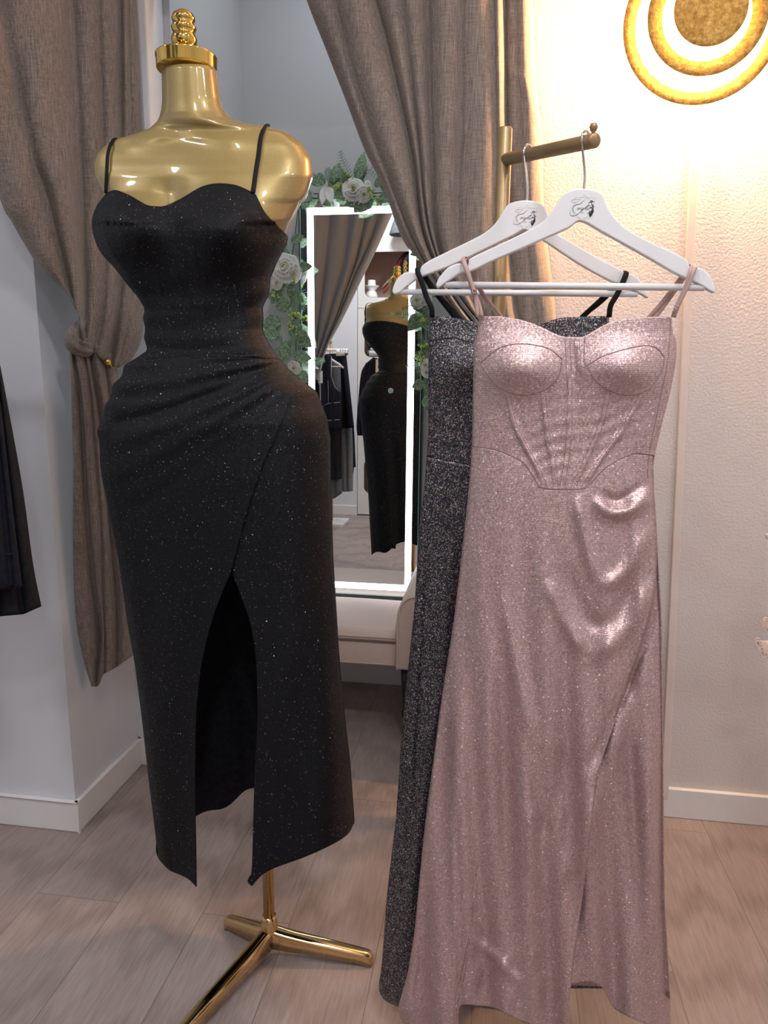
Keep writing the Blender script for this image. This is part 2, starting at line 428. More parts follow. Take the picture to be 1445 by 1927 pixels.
#@@PART2
# ------------------------------------------------------------------ body form and black dress
YC=1.255
XLs=[(305,100),(304,128),(305,190),(303,207),(300,219),(296,228),(282,241),(251,252),(223,260),(199,272),(182,290),(176,311),(178,332),(187,350),(194,362),(189,377),(181,389),(173,413),(176,443),(190,476),(216,505),(238,534),(260,560),(273,582),(269,597),(273,619),(271,637),(278,659),(234,688),(229,707),(212,725),(209,747),(198,762),(194,787),(183,810),(187,835),(190,890),(205,960),(222,1050),(240,1175),(253,1246),(267,1354),(280,1472),(293,1576),(297,1610),(304,1680)]
XRs=[(404,100),(405,128),(413,190),(420,204),(434,221),(462,231),(504,237),(538,247),(569,270),(585,298),(589,329),(580,360),(562,398),(542,440),(539,457),(520,494),(508,523),(506,553),(493,578),(495,597),(493,619),(502,641),(513,659),(546,699),(572,719),(596,738),(605,765),(614,787),(620,824),(621,890),(626,1050),(631,1134),(636,1219),(643,1303),(650,1370),(658,1438),(663,1505),(666,1549),(668,1600),(672,1680)]
_l=np.array(XLs,float); _r=np.array(XRs,float)
def XL(y): return np.interp(y,_l[:,1],_l[:,0])
def XR(y): return np.interp(y,_r[:,1],_r[:,0])
_dy=[100,190,225,245,270,310,360,430,500,560,620,680,740,800,900,1100,1300,1500,1680]
_df=[.050,.052,.056,.050,.056,.072,.085,.095,.085,.074,.075,.085,.105,.12,.125,.125,.13,.135,.14]
_db=[.050,.052,.056,.050,.056,.068,.078,.080,.070,.065,.070,.090,.115,.13,.125,.12,.12,.125,.13]
def S(px,py):
    a,b_=XL(py),XR(py); return np.clip((2*px-a-b_)/np.maximum(b_-a,1),-1,1)
def g2(px,py,cx,cy,rx,ry): return np.exp(-(((px-cx)/rx)**2+((py-cy)/ry)**2))
def dfront(px,py,s=None):
    s=S(px,py) if s is None else s; e=np.clip(1-s*s,0,1)
    k=np.where((py>235)&(py<420),.36,.5)
    d=np.interp(py,_dy,_df)*e**k+.045*s*np.clip((py-210)/60,0,1)*e**.6
    d=d+np.clip(e*5,0,1)*(.052*g2(px,py,238,432,62,66)+.058*g2(px,py,415,432,78,72)-.018*g2(px,py,322,400,26,60))
    d=d+np.clip(e*4,0,1)*(-.008*g2(px,py,500,300,40,40)+.006*ridge(px,py,[(330,235),(400,262),(470,262)],14,1.)+.005*ridge(px,py,[(325,240),(280,268),(230,275)],13,1.))
    return d
def back_grid(rows,nu,inset=0.,dz=0.,Y=YC,wr=None,loc=None):
    """rows: pixel heights; returns points of the rear half"""
    out=[]; us=np.linspace(-1,1,nu)
    us=np.sin(us*PI/2)
    for y in rows:
        yl,yr=y if isinstance(y,tuple) else (y,y); y=(yl+yr)/2
        a,b_=P(XL(yl)+inset,yl,Y),P(XR(yr)-inset,yr,Y)
        for s in us:
            q=a.lerp(b_,(s+1)/2); e=max(0,1-s*s)
            q.y=Y+(np.interp(y,_dy,_db)-dz*min(1,e*6))*e**.5-.045*s*np.clip((y-210)/60,0,1)*e**.6*.5+(wr(s,y) if wr else 0)
            out.append(q)
    return out,len(rows),nu
hub=FL(508,1798)
form=empty('dress_form',(hub.x,hub.y,0),'satin gold headless dress form with a brass finial on a three-legged brass stand','mannequin')
rows=np.concatenate([np.linspace(131,200,12),np.linspace(203,262,26),np.linspace(266,460,40),np.linspace(466,760,34)])
nu=48; us=np.sin(np.linspace(-1,1,nu)*PI/2)
ins=np.where(rows>376,5.,0.)
px=np.array([[ (XL(y)+i)*(1-(s+1)/2)+(XR(y)-i)*(s+1)/2 for s in us] for y,i in zip(rows,ins)]); py=np.repeat(rows[:,None],nu,1)
sg=np.repeat(us[None,:],len(rows),0); d=dfront(px,py,sg)-.006*np.clip((py-330)/30,0,1)*np.clip((1-sg*sg)*6,0,1)
pyf=py-11*np.sqrt(np.clip(1-sg*sg,0,1))*np.clip((205-py)/74,0,1)
b=MB(); b.grid(PN(px,pyf,(YC-d).ravel()),len(rows),nu)
bp=[]
for y,i in zip(rows,ins):
    q,_,_=back_grid([y],nu,i,.006 if y>330 else 0.); bp+=q
b.grid(bp,len(rows),nu,flip=True)
# close the top and the bottom
bo=obj('torso',b,'satin_gold',form); 
bm=bmesh.new(); bm.from_mesh(bo.data); bmesh.ops.holes_fill(bm,edges=[e for e in bm.edges if e.is_boundary],sides=0); bmesh.ops.recalc_face_normals(bm,faces=bm.faces); bm.to_mesh(bo.data); bm.free()
c=P(352,132,YC); rr=(P(404,116,YC)-P(298,116,YC)).length/2
b=MB(); b.lathe([(0,-.001),(rr*.985,-.001),(rr,.0),(rr,.016),(rr*1.025,.0175),(rr*1.025,.0195),(rr*.95,.0215),(.001,.0215)],c,48); obj('neck_cap',b,'gold_chrome',form)
c=P(348,109,YC); zt=P(341,20,YC).z-c.z; k=zt/.078
prof=[(.0115,0),(.0105,.006),(.010,.013),(.017,.017),(.0225,.024),(.0235,.031),(.021,.037),(.0165,.0405),(.021,.044),(.023,.049),(.020,.054),(.0155,.057),(.0205,.060),(.0215,.064),(.0185,.071),(.011,.0765),(.0005,.078)]
b=MB(); b.lathe([(r*.92,h*k) for r,h in prof],c,32); obj('finial',b,'gold_chrome',form)
# stand
zt=P(470,760,YC).z
b=MB(); b.tube([(hub.x,hub.y,.085),(hub.x,hub.y,zt)],.0118,20); obj('pole',b,'pale_gold_chrome',form)
b=MB(); b.lathe([(.0,.030),(.016,.030),(.0175,.034),(.0175,.078),(.016,.084),(.0145,.087),(.0145,.097),(.0,.097)],(hub.x,hub.y,0),28); obj('hub_collar',b,'pale_gold_chrome',form)
def leg(tip,bend=.0):
    d=(Vector((tip[0],tip[1],0))-Vector((hub.x,hub.y,0))); ln=d.length; d.normalize(); n=Vector((-d.y,d.x,0))
    b=MB(); key=[(.006,.072,.030,.0155),(ln*.18,.063,.026,.0155),(ln*.38,.054,.022,.0148),(ln*.6,.045,.016,.0138),(ln*.88,.033,.008,.0125),(ln*.95,.030,.0,.012),(ln*.985,.026,.0,.0105),(ln,.017,.0,.006)]
    secs=cr(key,36); vs=[]
    for t,zt_,zb,w in secs:
        for k in range(14):
            an=PI*k/13; q=-math.cos(an); hh=math.sin(an)**.5
            vs.append(Vector((hub.x,hub.y,0))+d*t+n*q*w*(1 if 0<k<13 else 1)+Vector((0,0,zb+(zt_-zb)*(.45+.55*hh) if 0<k<13 else zb)))
    b.grid(vs,36,14,closed=True)
    k=35; b.f.append(tuple(range(k*14,k*14+14))); b.m.append(0); b.f.append(tuple(range(13,-1,-1))); b.m.append(0)
    obj('leg',b,'pale_gold_chrome',form)
for tp in (FL(427,1735,.01),FL(702,1806,.01),Vector((hub.x-.115,hub.y-.26,0))): leg(tp)
# black dress ---------------------------------------------------------
dress=empty('evening_dress',(hub.x,hub.y,P(400,1669,YC).z),'long black glittery corset dress with a thigh slit, worn by the gold form','dress')
HX,HY=628,650
def wrb(px,py):
    an=np.degrees(np.arctan2(py-HY,HX-px)); rr_=np.hypot(px-HX,py-HY)
    env=np.clip((rr_-60)/90,0,1)*np.clip((an+2)/8,0,1)*np.clip((46-an)/22,0,1)*(py>655)
    s=S(px,py)
    w=(np.abs(np.sin((an*.155+.12*np.sin(rr_/60.)))*1.)**.7)*.012+np.sin(an*.9+rr_/85.)*.0022
    return w*env*np.clip((1-s*s)*4,.0,1)
BL=[([(330,395),(322,470),(345,560),(365,660)],3,.002),([(350,395),(362,470),(380,560),(392,660)],3,.002),([(280,430),(300,540),(330,665)],3,.0016),([(470,470),(440,560),(415,665)],3,.0016),([(385,480),(385,580),(382,660)],3,.0016)]
SE=[([(176,405),(235,418),(290,430)],2.5,.0022),([(300,432),(350,412),(420,398),(478,408),(500,440)],2.5,.0022),([(284,388),(262,440),(250,500)],3,.0022)]
def dd(px,py):
    s_=S(px,py); d=dfront(px,py)+.004*np.clip((1-s_*s_)*8,0,1)+wrb(px,py)
    for l,w,a in BL: d=d+ridge(px,py,l,w,a)
    for l,w,a in SE: d=d+ridge(px,py,l,w+1.5,a)
    m=(py>440)&(py<690)
    s=S(px,py); e=np.clip((1-s*s)*4,0,1)
    d=d+np.where(m,(.0018*np.sin((py+px*.18)/11.)*g2(px,py,380,600,120,90))*e,0)
    # skirt: soft vertical falls, the lapped edge
    k=np.clip((py-950)/200,0,1)
    d=d+k*e*(.004*np.sin(px/31.)+.003*np.sin(px/17.+py/160.)+.004*ridge(px,py,[(560,1150),(540,1350),(590,1560)],26,1.))
    return d
neck=[(198,365),(206,360),(220,358),(245,368),(275,385),(292,388),(311,387),(341,373),(377,352),(407,345),(443,348),(475,362),(482,368),(498,399),(520,422),(541,443)]
Lc=[p for p in XLs if 362<=p[1]]; Rc=[p for p in XRs if 440<=p[1]]
def sub(pts,y0,y1):
    a=np.array(pts,float); ys=[y for y in a[:,1] if y0<y<y1]
    f=lambda y:(float(np.interp(y,a[:,1],a[:,0])),y)
    return [f(y0)]+[f(y) for y in ys]+[f(y1)]
usb=(1-np.cos(np.linspace(0,PI,104)))/2
def lin(x0,x1,pts=None): return [x0,x1]
SEAMY=676
seam=[(float(XL(SEAMY)),SEAMY),(320,672),(370,668),(430,672),(float(XR(SEAMY)),SEAMY)]
X_,Y_=coons(neck,seam,[(198,365)]+sub(XLs,377,SEAMY),sub(XRs,443,SEAMY),usb,np.linspace(0,1,84))
b=MB(); b.grid(PN(X_,Y_,(YC-dd(X_,Y_)).ravel()),84,104)
q,a_,c_=back_grid([(384+(SEAMY-384)*t,446+(SEAMY-446)*t) for t in np.linspace(0,1,40)],60,0,-.004)
for j in range(c_):
    s=math.sin(-PI/2+PI*j/(c_-1))
    for i in range(10): q[i*c_+j].z+=.03*(1-s*s)*(1-i/10)
b.grid(q,a_,c_,flip=True)
# side piece joining front neckline to the back panel
body=obj('bodice',b,'black_glitter',dress,solid=.0018)
b=MB()
slL=[(436,1068),(415,1121),(395,1178),(378,1252),(370,1320),(367,1387),(366,1488),(368,1590),(369,1669)]
slR=[(436,1068),(449,1111),(469,1168),(481,1235),(484,1320),(483,1387),(479,1455),(476,1556),(473,1640),(465,1658),(474,1668)]
# left front laps diagonally over the right front
Lp=sub(XLs,SEAMY,1576)+[(293,1592),(295,1602)]
Rp=[(float(XR(SEAMY)),SEAMY),(545,699),(557,722),(548,748),(532,788),(512,835),(492,880),(462,970)]+slL
us1=(1-np.cos(np.linspace(0,PI,120)))/2
X_,Y_=coons(seam,[(295,1602),(299,1617),(318,1637),(340,1647),(355,1655),(369,1669)],Lp,Rp,us1,np.linspace(0,1,250))
D_=dd(X_,Y_)+.0045*np.clip((Y_-700)/60,0,1)*np.clip((1-S(X_,Y_)**2)*8,0,1)
b.grid(PN(X_,Y_,(YC-D_).ravel()),250,120)
Lq=[(440,673),(446,760),(440,880),(434,980)]+slR
us2=np.sin(np.linspace(0,PI/2,84))
X_,Y_=coons([(440,673),(480,675),(float(XR(SEAMY)),SEAMY)],[(474,1668),(483,1657),(496,1645),(520,1633),(577,1613),(628,1590),(655,1572),(666,1552)],Lq,sub(XRs,SEAMY,1549),us2,np.linspace(0,1,240))
k_=sstep((740-Y_)/60)
b.grid(PN(X_,Y_,(YC-dd(X_,Y_)+.004*k_).ravel()),240,84)
q,a_,c_=back_grid([(SEAMY+(1602-SEAMY)*t,SEAMY+(1551-SEAMY)*t) for t in np.linspace(0,1,90)],70,0,-.004,wr=lambda s,y:(.006*math.sin(s*9)+.004*math.sin(s*17+1))*np.clip((y-900)/300,0,1)*(1-s*s))
# wavy rear hem
for j in range(c_):
    s=math.sin(-PI/2+PI*j/(c_-1))
    dz=(.034+.020*math.sin(s*7+2.2)+.005*math.sin(s*15))*(1-s*s)
    for i in range(a_): 
        t=max(0,(i-a_*.7)/(a_*.3)); q[i*c_+j].z+=dz*t
b.grid(q,a_,c_,flip=True)
obj('skirt',b,['black_glitter','black_cloth'],dress,solid=.0018,back=1)
def strapl(pts,r,flat=.35,name='strap',mt='strap_black',par=None):
    b=MB(); c=cr(pts,40); b.tube([Vector(x) for x in c],r,8,flat=flat); return obj(name,b,mt,par)
def front(px,py,off=.006): return PN(np.array([float(px)]),np.array([float(py)]),YC-dfront(np.array([float(px)]),np.array([float(py)]))-off)[0]
strapl([front(199,364),front(201,320),front(203,290),front(209,270),(*P(219,262,YC+.005)[:],),(*P(224,300,YC+.055)[:],),(*P(240,390,YC+.078)[:],)],.0034,par=dress)
strapl([front(476,363),front(481,325),front(486,294),front(490,262),front(496,243,.002),(*P(504,238,YC+.012)[:],),(*P(500,290,YC+.066)[:],),(*P(480,392,YC+.078)[:],)],.0040,par=dress)
# ------------------------------------------------------------------ rack with the two dresses
YP,YG,YK=1.03,1.14,1.212
p0,p1=P(948,301,YK),P(1121,264,1.014)
post_top=P(948,241,YK)
rack=empty('garment_rack',(p0.x,YK,0),'gold single-post garment rack behind the pink and the charcoal dress','rack')
b=MB(); b.tube([(p0.x,YK,.012),(p0.x,YK,post_top.z-.002),(p0.x,YK,post_top.z)],[.0115,.0115,.010],24); obj('post',b,'rack_gold',rack)
b=MB(); dr=(p1-p0).normalized(); b.tube([p0,p1-dr*.002,p1],[.0092,.0092,.0075],24); obj('arm',b,'rack_gold',rack)
b=MB(); b.lathe([(.0,-.002),(.003,-.002),(.0025,.002),(.0042,.004),(.0055,.008),(.0042,.012),(.0005,.0135)],p1-dr*.006+Vector((0,0,.0085)),16); obj('end_knob',b,'rack_gold',rack)
b=MB(); b.box((p0.x-.07,YK-.0085,0),(p0.x+.16,YK+.30,.012)); obj('base_plate',b,'white_trim',rack,bevel=.004,smooth=False)
def Z4(pts,pos=(700,220),s=2.064): return [(pos[0]+a/s,pos[1]+c/s) for a,c in pts]
def hanger(Y,outline,barp,hook,label,logo_c,logo_s,logo_r,hookY):
    root=empty('clothes_hanger',P(*hook[0],Y),label,'hanger','white hangers on the gold rack')
    o=cr(outline+[outline[0]],220)[:-1]
    fill2d('hanger_body',[[tuple(q) for q in o]],lambda x,y:P(x,y,Y-.0055),.011,'hanger_white',root,bevel=.0028)
    b=MB(); a,c=P(*barp[0],Y),P(*barp[1],Y); b.tube([a,c],.0046,16); obj('trouser_bar',b,'hanger_white',root)
    pts=[P(x,y,Y if i<2 else hookY) for i,(x,y) in enumerate(hook)]
    # hook: stem and an open loop over the rack arm
    top=arm_at(hook[1][0]); 
    rad=.0118; n_=Vector((1,0,0))
    stem=P(*hook[0],Y)
    ctr=Vector((top.x,top.y,top.z))
    hk=[stem+Vector((0,0,-.004)),stem+Vector((0,0,.02))]
    dirp=Vector((-dr.y,dr.x,0)).normalized()  # across the arm
    dirp=Vector((.55,.83,0)).normalized()
    for k in range(0,15):
        an=math.radians(-35+k*17.5)
        hk.append(ctr-dirp*math.cos(an)*rad*1.05+Vector((0,0,math.sin(an)*rad*1.05+.001)))
    c=cr([tuple(x) for x in hk],90); b=MB(); b.tube([Vector(x) for x in c],.00175,10); obj('hook',b,'chrome',root)
    logo(root,Y-.0058,logo_c,logo_s,logo_r)
    return root
def hook_base(h): return h[0]
def arm_at(px):
    lo,hi=0.,1.
    for _ in range(40):
        m_=(lo+hi)/2; q=p0.lerp(p1,m_); v_=q-Vector((0,0,EYE)); x=CX+F*v_.dot(rt)/v_.dot(fw)
        if x<px: lo=m_
        else: hi=m_
    return p0.lerp(p1,lo)
def logo(root,Y,c,s,rot):
    def q(x,y):
        dx,dy=(x-700)/9.03*s,(y-450)/9.03*s
        return P(c[0]+dx*math.cos(rot)-dy*math.sin(rot),c[1]+dx*math.sin(rot)+dy*math.cos(rot),Y)
    b=MB()
    def st(pts,w,mi=0,smooth=True):
        cc=cr(pts,max(8,len(pts)*6)) if smooth and len(pts)>2 else np.array(pts,float)
        n=len(cc); ww=w if isinstance(w,(list,tuple)) else (w,w)
        rs=[(ww[0]+(ww[1]-ww[0])*math.sin(PI*i/(n-1)))*.00006*s for i in range(n)]
        b.tube([q(*p) for p in cc],rs,5,mi=mi,flat=.3)
    for pts in ([(553,262),(895,270)],[(895,270),(835,612)],[(820,618),(562,606)],[(520,608),(553,262)],
                [(716,218),(905,430)],[(880,480),(665,672)],[(665,672),(490,440)],[(490,440),(716,218)]): st(pts,(1.6,1.6),1,False)
    st([(735,300),(690,325),(650,370),(590,385),(535,415),(515,460),(530,510),(560,540)],(1.5,6))
    st([(650,310),(590,296),(525,303),(495,325),(510,345),(560,350),(600,340)],(1.4,2.2))
    st([(735,440),(670,480),(640,515),(590,555),(530,578),(485,570),(468,540),(478,505),(500,490)],(1.5,5))
    st([(585,470),(600,445),(612,440),(602,475),(625,450),(643,440),(633,472),(650,468)],(2,4))
    st([(690,440),(665,440),(652,462),(672,472),(695,445),(672,495),(640,520)],(2,4))
    st([(690,470),(735,430),(780,395),(798,392),(770,420),(728,455),(715,476)],(2,4.5))
    st([(760,440),(735,458),(742,476),(765,462),(780,440),(768,474),(800,455),(830,435)],(2,4))
    st([(660,524),(705,524)],(4,5),2,False); st([(750,528),(785,528)],(4,5),3,False)
    st([(775,356),(815,350),(850,340),(892,340)],(3,6)); st([(812,345),(820,328),(842,322),(860,338)],(4,9))
    st([(838,352),(838,375)],(7,9)); st([(838,378),(850,402),(868,428),(862,440)],(5,14)); st([(800,400),(840,440),(880,465)],(2,5)); st([(795,438),(830,442),(862,436)],(3,8))
    st([(855,440),(850,480),(830,530),(806,600)],(8,34)); st([(862,470),(860,510),(840,545)],(4,16)); st([(850,520),(850,580)],(1.5,3)); st([(815,480),(795,520),(800,575)],(3,12))
    obj('printed_logo',b,['ink_black','ink_grey','ink_green','ink_red'],root)
o1=Z4([(247,655),(256,630),(272,608),(298,582),(330,569),(350,569),(358,575),(372,578),(376,562),(388,545),(500,492),(600,443),(660,408),(700,362),(728,318),(745,297),(785,281),(828,278),(872,286),(897,302),(907,330),(925,365),(955,403),(1005,444),(1100,494),(1180,530),(1222,553),(1231,572),(1236,582),(1255,582),(1285,590),(1310,612),(1327,645),(1335,680),(1325,682),(1300,668),(1275,652),(1180,608),(1080,550),(1000,505),(900,450),(812,404),(760,432),(660,476),(560,520),(470,558),(400,592),(372,602),(345,606),(310,628),(285,645),(262,662),(250,662)])
hanger(YP,o1,(Z4([(285,652)])[0],Z4([(1290,663)])[0]),[Z4([(823,282)])[0],(1103,262)],'front white wooden hanger carrying the pink dress',(1098,392),1.,0.,YP)
o2=Z4([(77,680),(84,652),(100,626),(124,606),(155,599),(164,604),(182,606),(186,590),(200,572),(240,548),(400,470),(455,436),(490,397),(512,360),(532,337),(570,325),(610,323),(648,332),(668,348),(680,378),(700,425),(725,455),(800,500),(880,547),(950,583),(980,602),(990,612),(1005,608),(1030,622),(1055,655),(1076,698),(1068,702),(1040,686),(1012,672),(960,648),(920,635),(800,568),(700,502),(640,462),(590,438),(545,462),(400,533),(300,580),(215,612),(186,622),(170,632),(130,662),(105,684),(85,688)])
hanger(YG,o2,(Z4([(108,680)])[0],Z4([(1030,688)])[0]),[Z4([(600,327)])[0],(994,288)],'rear white wooden hanger carrying the charcoal dress',(990,410),.92,.03,YG)
def tubeseam(b,line,fn,Y,r,n=40,off=0.):
    c=cr(line,n); pp=PN(c[:,0],c[:,1],Y-fn(c[:,0],c[:,1])-off); b.tube([Vector(x) for x in pp],r,6)
# pink dress
PLc=[(902,595),(897,625),(892,653),(890,715),(889,780),(888,831),(884,900),(870,1033),(854,1166),(833,1300),(815,1433),(801,1539),(790,1646),(780,1752),(767,1832),(752,1884),(750,1902),(757,1925)]
PRc=[(1264,597),(1266,625),(1272,640),(1272,676),(1262,734),(1247,793),(1233,851),(1227,893),(1233,953),(1239,1060),(1245,1166),(1248,1380),(1249,1539),(1251,1699),(1259,1832),(1263,1930),(1266,1975)]
_pl=np.array(PLc,float); _pr=np.array(PRc,float)
lc=[([(905,682),(940,655),(981,647),(1030,655),(1058,676)]),([(1058,676),(1052,705),(1028,731),(985,743),(945,733),(920,708),(902,680)])]
rc=[([(1105,688),(1140,668),(1206,651),(1235,655),(1250,672)]),([(1105,688),(1118,712),(1145,734),(1187,743),(1225,728),(1246,695),(1250,672)])]
bones=[[(955,742),(965,790),(985,835),(1010,880),(1024,914)],[(1022,742),(1030,820),(1040,870),(1046,914)],[(1068,640),(1072,760),(1068,850),(1058,914)],[(1085,640),(1090,700)],[(1145,735),(1130,800),(1105,860),(1080,914)],[(1208,740),(1170,810),(1130,865),(1098,916)]]
waist=[(888,840),(925,845),(955,855),(985,872),(1005,900),(1018,918),(1060,921),(1100,919),(1115,905),(1140,880),(1170,862),(1195,853)]
PF=[([(1085,925),(1096,990),(1122,1105)],11,.009),([(1122,1112),(1175,1075),(1228,985)],13,.009),([(1112,935),(1150,965),(1195,955),(1228,915)],11,.011),([(1125,925),(1165,940),(1215,905)],7,-.006),
([(1028,1085),(1060,1165),(1104,1240)],13,.009),([(1104,1243),(1170,1195),(1236,1085)],15,.009),([(1060,1050),(1100,1160),(1150,1165),(1220,1060)],16,-.007),
([(945,1100),(965,1230),(1010,1420)],13,.007),([(1000,1500),(1003,1620),(1026,1680)],10,.008),([(1026,1684),(1085,1600),(1125,1480)],15,.007),([(1240,1130),(1195,1260),(1130,1400),(1075,1500)],9,-.008),([(1215,1260),(1170,1370),(1110,1560),(1085,1700)],16,.006),
([(930,1050),(900,1300),(880,1600)],18,-.005),([(960,950),(930,1150),(925,1500),(900,1800)],22,.006),([(1060,1400),(1040,1520),(1000,1600)],14,-.006),([(880,1760),(930,1800),(985,1860)],10,.006),([(1180,860),(1195,1000),(1210,1200)],10,.004),([(1160,1210),(1210,1500),(1215,1850)],14,.006)]
FL_=[(872,1400),(862,1560),(868,1740),(866,1930)]
def pdep(px,py):
    a,b_=np.interp(py,_pl[:,1],_pl[:,0]),np.interp(py,_pr[:,1],_pr[:,0])
    s=np.clip((2*px-a-b_)/(b_-a),-1,1); e=np.clip(1-s*s,0,1)
    d=np.interp(py,[595,700,850,920,1300,1930],[.022,.030,.026,.030,.040,.058])*e**.42
    d=d+.020*g2(px,py,980,690,62,46)+.020*g2(px,py,1180,690,56,46)-.006*g2(px,py,1078,700,16,70)
    ee=np.clip(e*6,0,1)
    for l in bones: d=d+ridge(px,py,l,4.5,.0030)
    for l in PF:
        d=d+ridge(px,py,*l)*ee
    # puckers between the bones
    m=g2(px,py,1030,840,50,70)+.6*g2(px,py,1150,800,60,60)
    d=d+m*.0008*np.sin((py+.25*px+6*np.sin(px/23.))/4.2)
    k=np.clip((py-960)/500,0,1)
    d=d+k*ee*(.009*np.sin(px/19.+py/260.)+.006*np.sin(px/9.5-py/170.+1))
    d=d+ee*.003*np.sin(px/7.+py/14.)*g2(px,py,950,1830,60,80)
    fx=np.interp(py,[1400,1560,1740,1930],[872,862,868,866])
    d=d+np.where(py>1400,(.014*sstep((fx-px)/14.)-.008)*np.clip((py-1400)/250,0,1),0)
    return d
pk=empty('evening_dress',P(1090,595,YP),'dusty pink glitter corset gown hanging from the front white hanger','dress')
wrapE=[(1196,1240),(1168,1326),(1130,1439),(1112,1560),(1094,1699),(1074,1859),(1068,1940)]
neckP=[(902,595),(925,595),(947,596),(985,603),(1020,616),(1045,628),(1060,633),(1080,634),(1098,633),(1121,620),(1148,606),(1175,600),(1199,598),(1237,596),(1264,597)]
usP=(1-np.cos(np.linspace(0,PI,120)))/2; 
def prt(pts,y0,y1): return sub(pts,y0,y1)
WL=waist+[(1229,858)]
X_,Y_=coons(neckP,WL,prt(PLc,595,840),prt(PRc,597,858),usP,np.linspace(0,1,110))
b=MB(); b.grid(PN(X_,Y_,(YP-pdep(X_,Y_)).ravel()),110,120)
def flatback(y0,y1,pl,pr,Y,th,n,nu=40):
    o=[]
    for y in np.linspace(y0,y1,n):
        a,b_=P(float(np.interp(y,pl[:,1],pl[:,0])),y,Y),P(float(np.interp(y,pr[:,1],pr[:,0])),y,Y)
        for j in range(nu):
            s=math.sin(-PI/2+PI*j/(nu-1)); q=a.lerp(b_,(s+1)/2); q.y=Y+th*math.sqrt(max(0,1-s*s)); o.append(q)
    return o,n,nu
q=flatback(665,880,_pl,_pr,YP,.014,30); b.grid(*q,flip=True)
obj('bodice',b,'pink_glitter',pk,solid=.0012)
b=MB()
for l in lc+rc: tubeseam(b,l,pdep,YP,.0006,off=.0002)
tubeseam(b,waist,pdep,YP,.0006,80,off=.0003)
for l in bones:
    for s_ in (-4.5,4.5): tubeseam(b,[(x+s_,y) for x,y in l],pdep,YP,.0004)
tubeseam(b,[(1195,853),(1230,856)],pdep,YP,.0005,off=.0003); tubeseam(b,[(1063,634),(1066,700),(1070,742)],pdep,YP,.0004); tubeseam(b,[(1100,634),(1099,680),(1105,690)],pdep,YP,.0005)
tubeseam(b,[(1262,600),(1256,680),(1240,760),(1222,850),(1218,900)],pdep,YP,.0005)
obj('seam',b,'pink_seam',pk)
# skirt: front panel lapping over an under panel
under=lambda px,py: pdep(px,py)-.012
b=MB()
us3=1-np.cos(np.linspace(0,PI/2,96)); 
Rt=[(1228,880),(1231,930),(1236,1040),(1230,1130),(1212,1200)]+wrapE[1:]
X_,Y_=coons(WL,[(757,1925),(800,1938),(858,1940),(862,1910),(868,1892),(900,1893),(929,1897),(960,1912),(985,1924),(1030,1936),(1068,1940)],prt(PLc,840,1925),[(1229,858)]+Rt[1:],us3,np.linspace(0,1,300))
b.grid(PN(X_,Y_,(YP-pdep(X_,Y_)-.0).ravel()),300,96)
obj('skirt_panel',b,'pink_glitter',pk,solid=.0014)
b=MB(); us4=np.sin(np.linspace(0,PI/2,50))
X_,Y_=coons([(1150,900),(1190,880),(1226,874)],[(1040,1850),(1073,1852),(1105,1848),(1125,1853),(1137,1864),(1153,1896),(1190,1918),(1233,1934),(1262,1950)],[(1150,900),(1160,1060),(1140,1230),(1100,1400),(1070,1600),(1040,1850)],prt(PRc,874,1950),us4,np.linspace(0,1,260))
b.grid(PN(X_,Y_,(YP-under(X_,Y_)).ravel()),260,50)
q=flatback(880,1880,_pl,_pr,YP,.03,60,50); b.grid(*q,flip=True)
obj('under_skirt',b,'pink_glitter',pk,solid=.0014)
def pl3(pts): return [tuple(P(x,y,Y)) for x,y,Y in pts]
yp=YP
strapl(pl3([(907,597,yp-.012),(899,568,yp-.012),(889,545,yp-.013),(881,515,yp-.013),(873,492,yp-.009),(877,488,yp+.002),(886,498,yp+.012),(900,540,yp+.014),(940,600,yp+.016)]),.0031,mt='strap_pink',par=pk)
strapl(pl3([(899,597,yp-.016),(895,560,yp-.017),(892,548,yp-.019),(886,530,yp-.018),(877,505,yp-.018),(871,489,yp-.012),(876,484,yp+.0),(890,500,yp+.012),(905,545,yp+.012),(948,602,yp+.014)]),.0026,mt='strap_pink',par=pk)
strapl(pl3([(1267,597,yp-.010),(1276,572,yp-.014),(1291,540,yp-.014),(1300,512,yp-.013),(1304,501,yp-.006),(1300,500,yp+.006),(1284,520,yp+.014),(1250,565,yp+.014),(1218,602,yp+.014)]),.0034,mt='strap_pink',par=pk)
strapl(pl3([(1267,590,yp-.012),(1279,568,yp-.016),(1296,535,yp-.018),(1305,508,yp-.017),(1309,501,yp-.006),(1304,499,yp+.008),(1290,520,yp+.016),(1258,565,yp+.016),(1230,602,yp+.014)]),.0024,mt='strap_pink',par=pk)
for x,y in ((893,549),(1273,579)):
    b=MB(); b.tube([P(x-4,y-5,yp-.02),P(x+4,y-3,yp-.021),P(x+4,y+4,yp-.021),P(x-4,y+3,yp-.02),P(x-4,y-5,yp-.02)],.001,6); obj('strap_slider',b,'strap_pink',pk); b=MB()
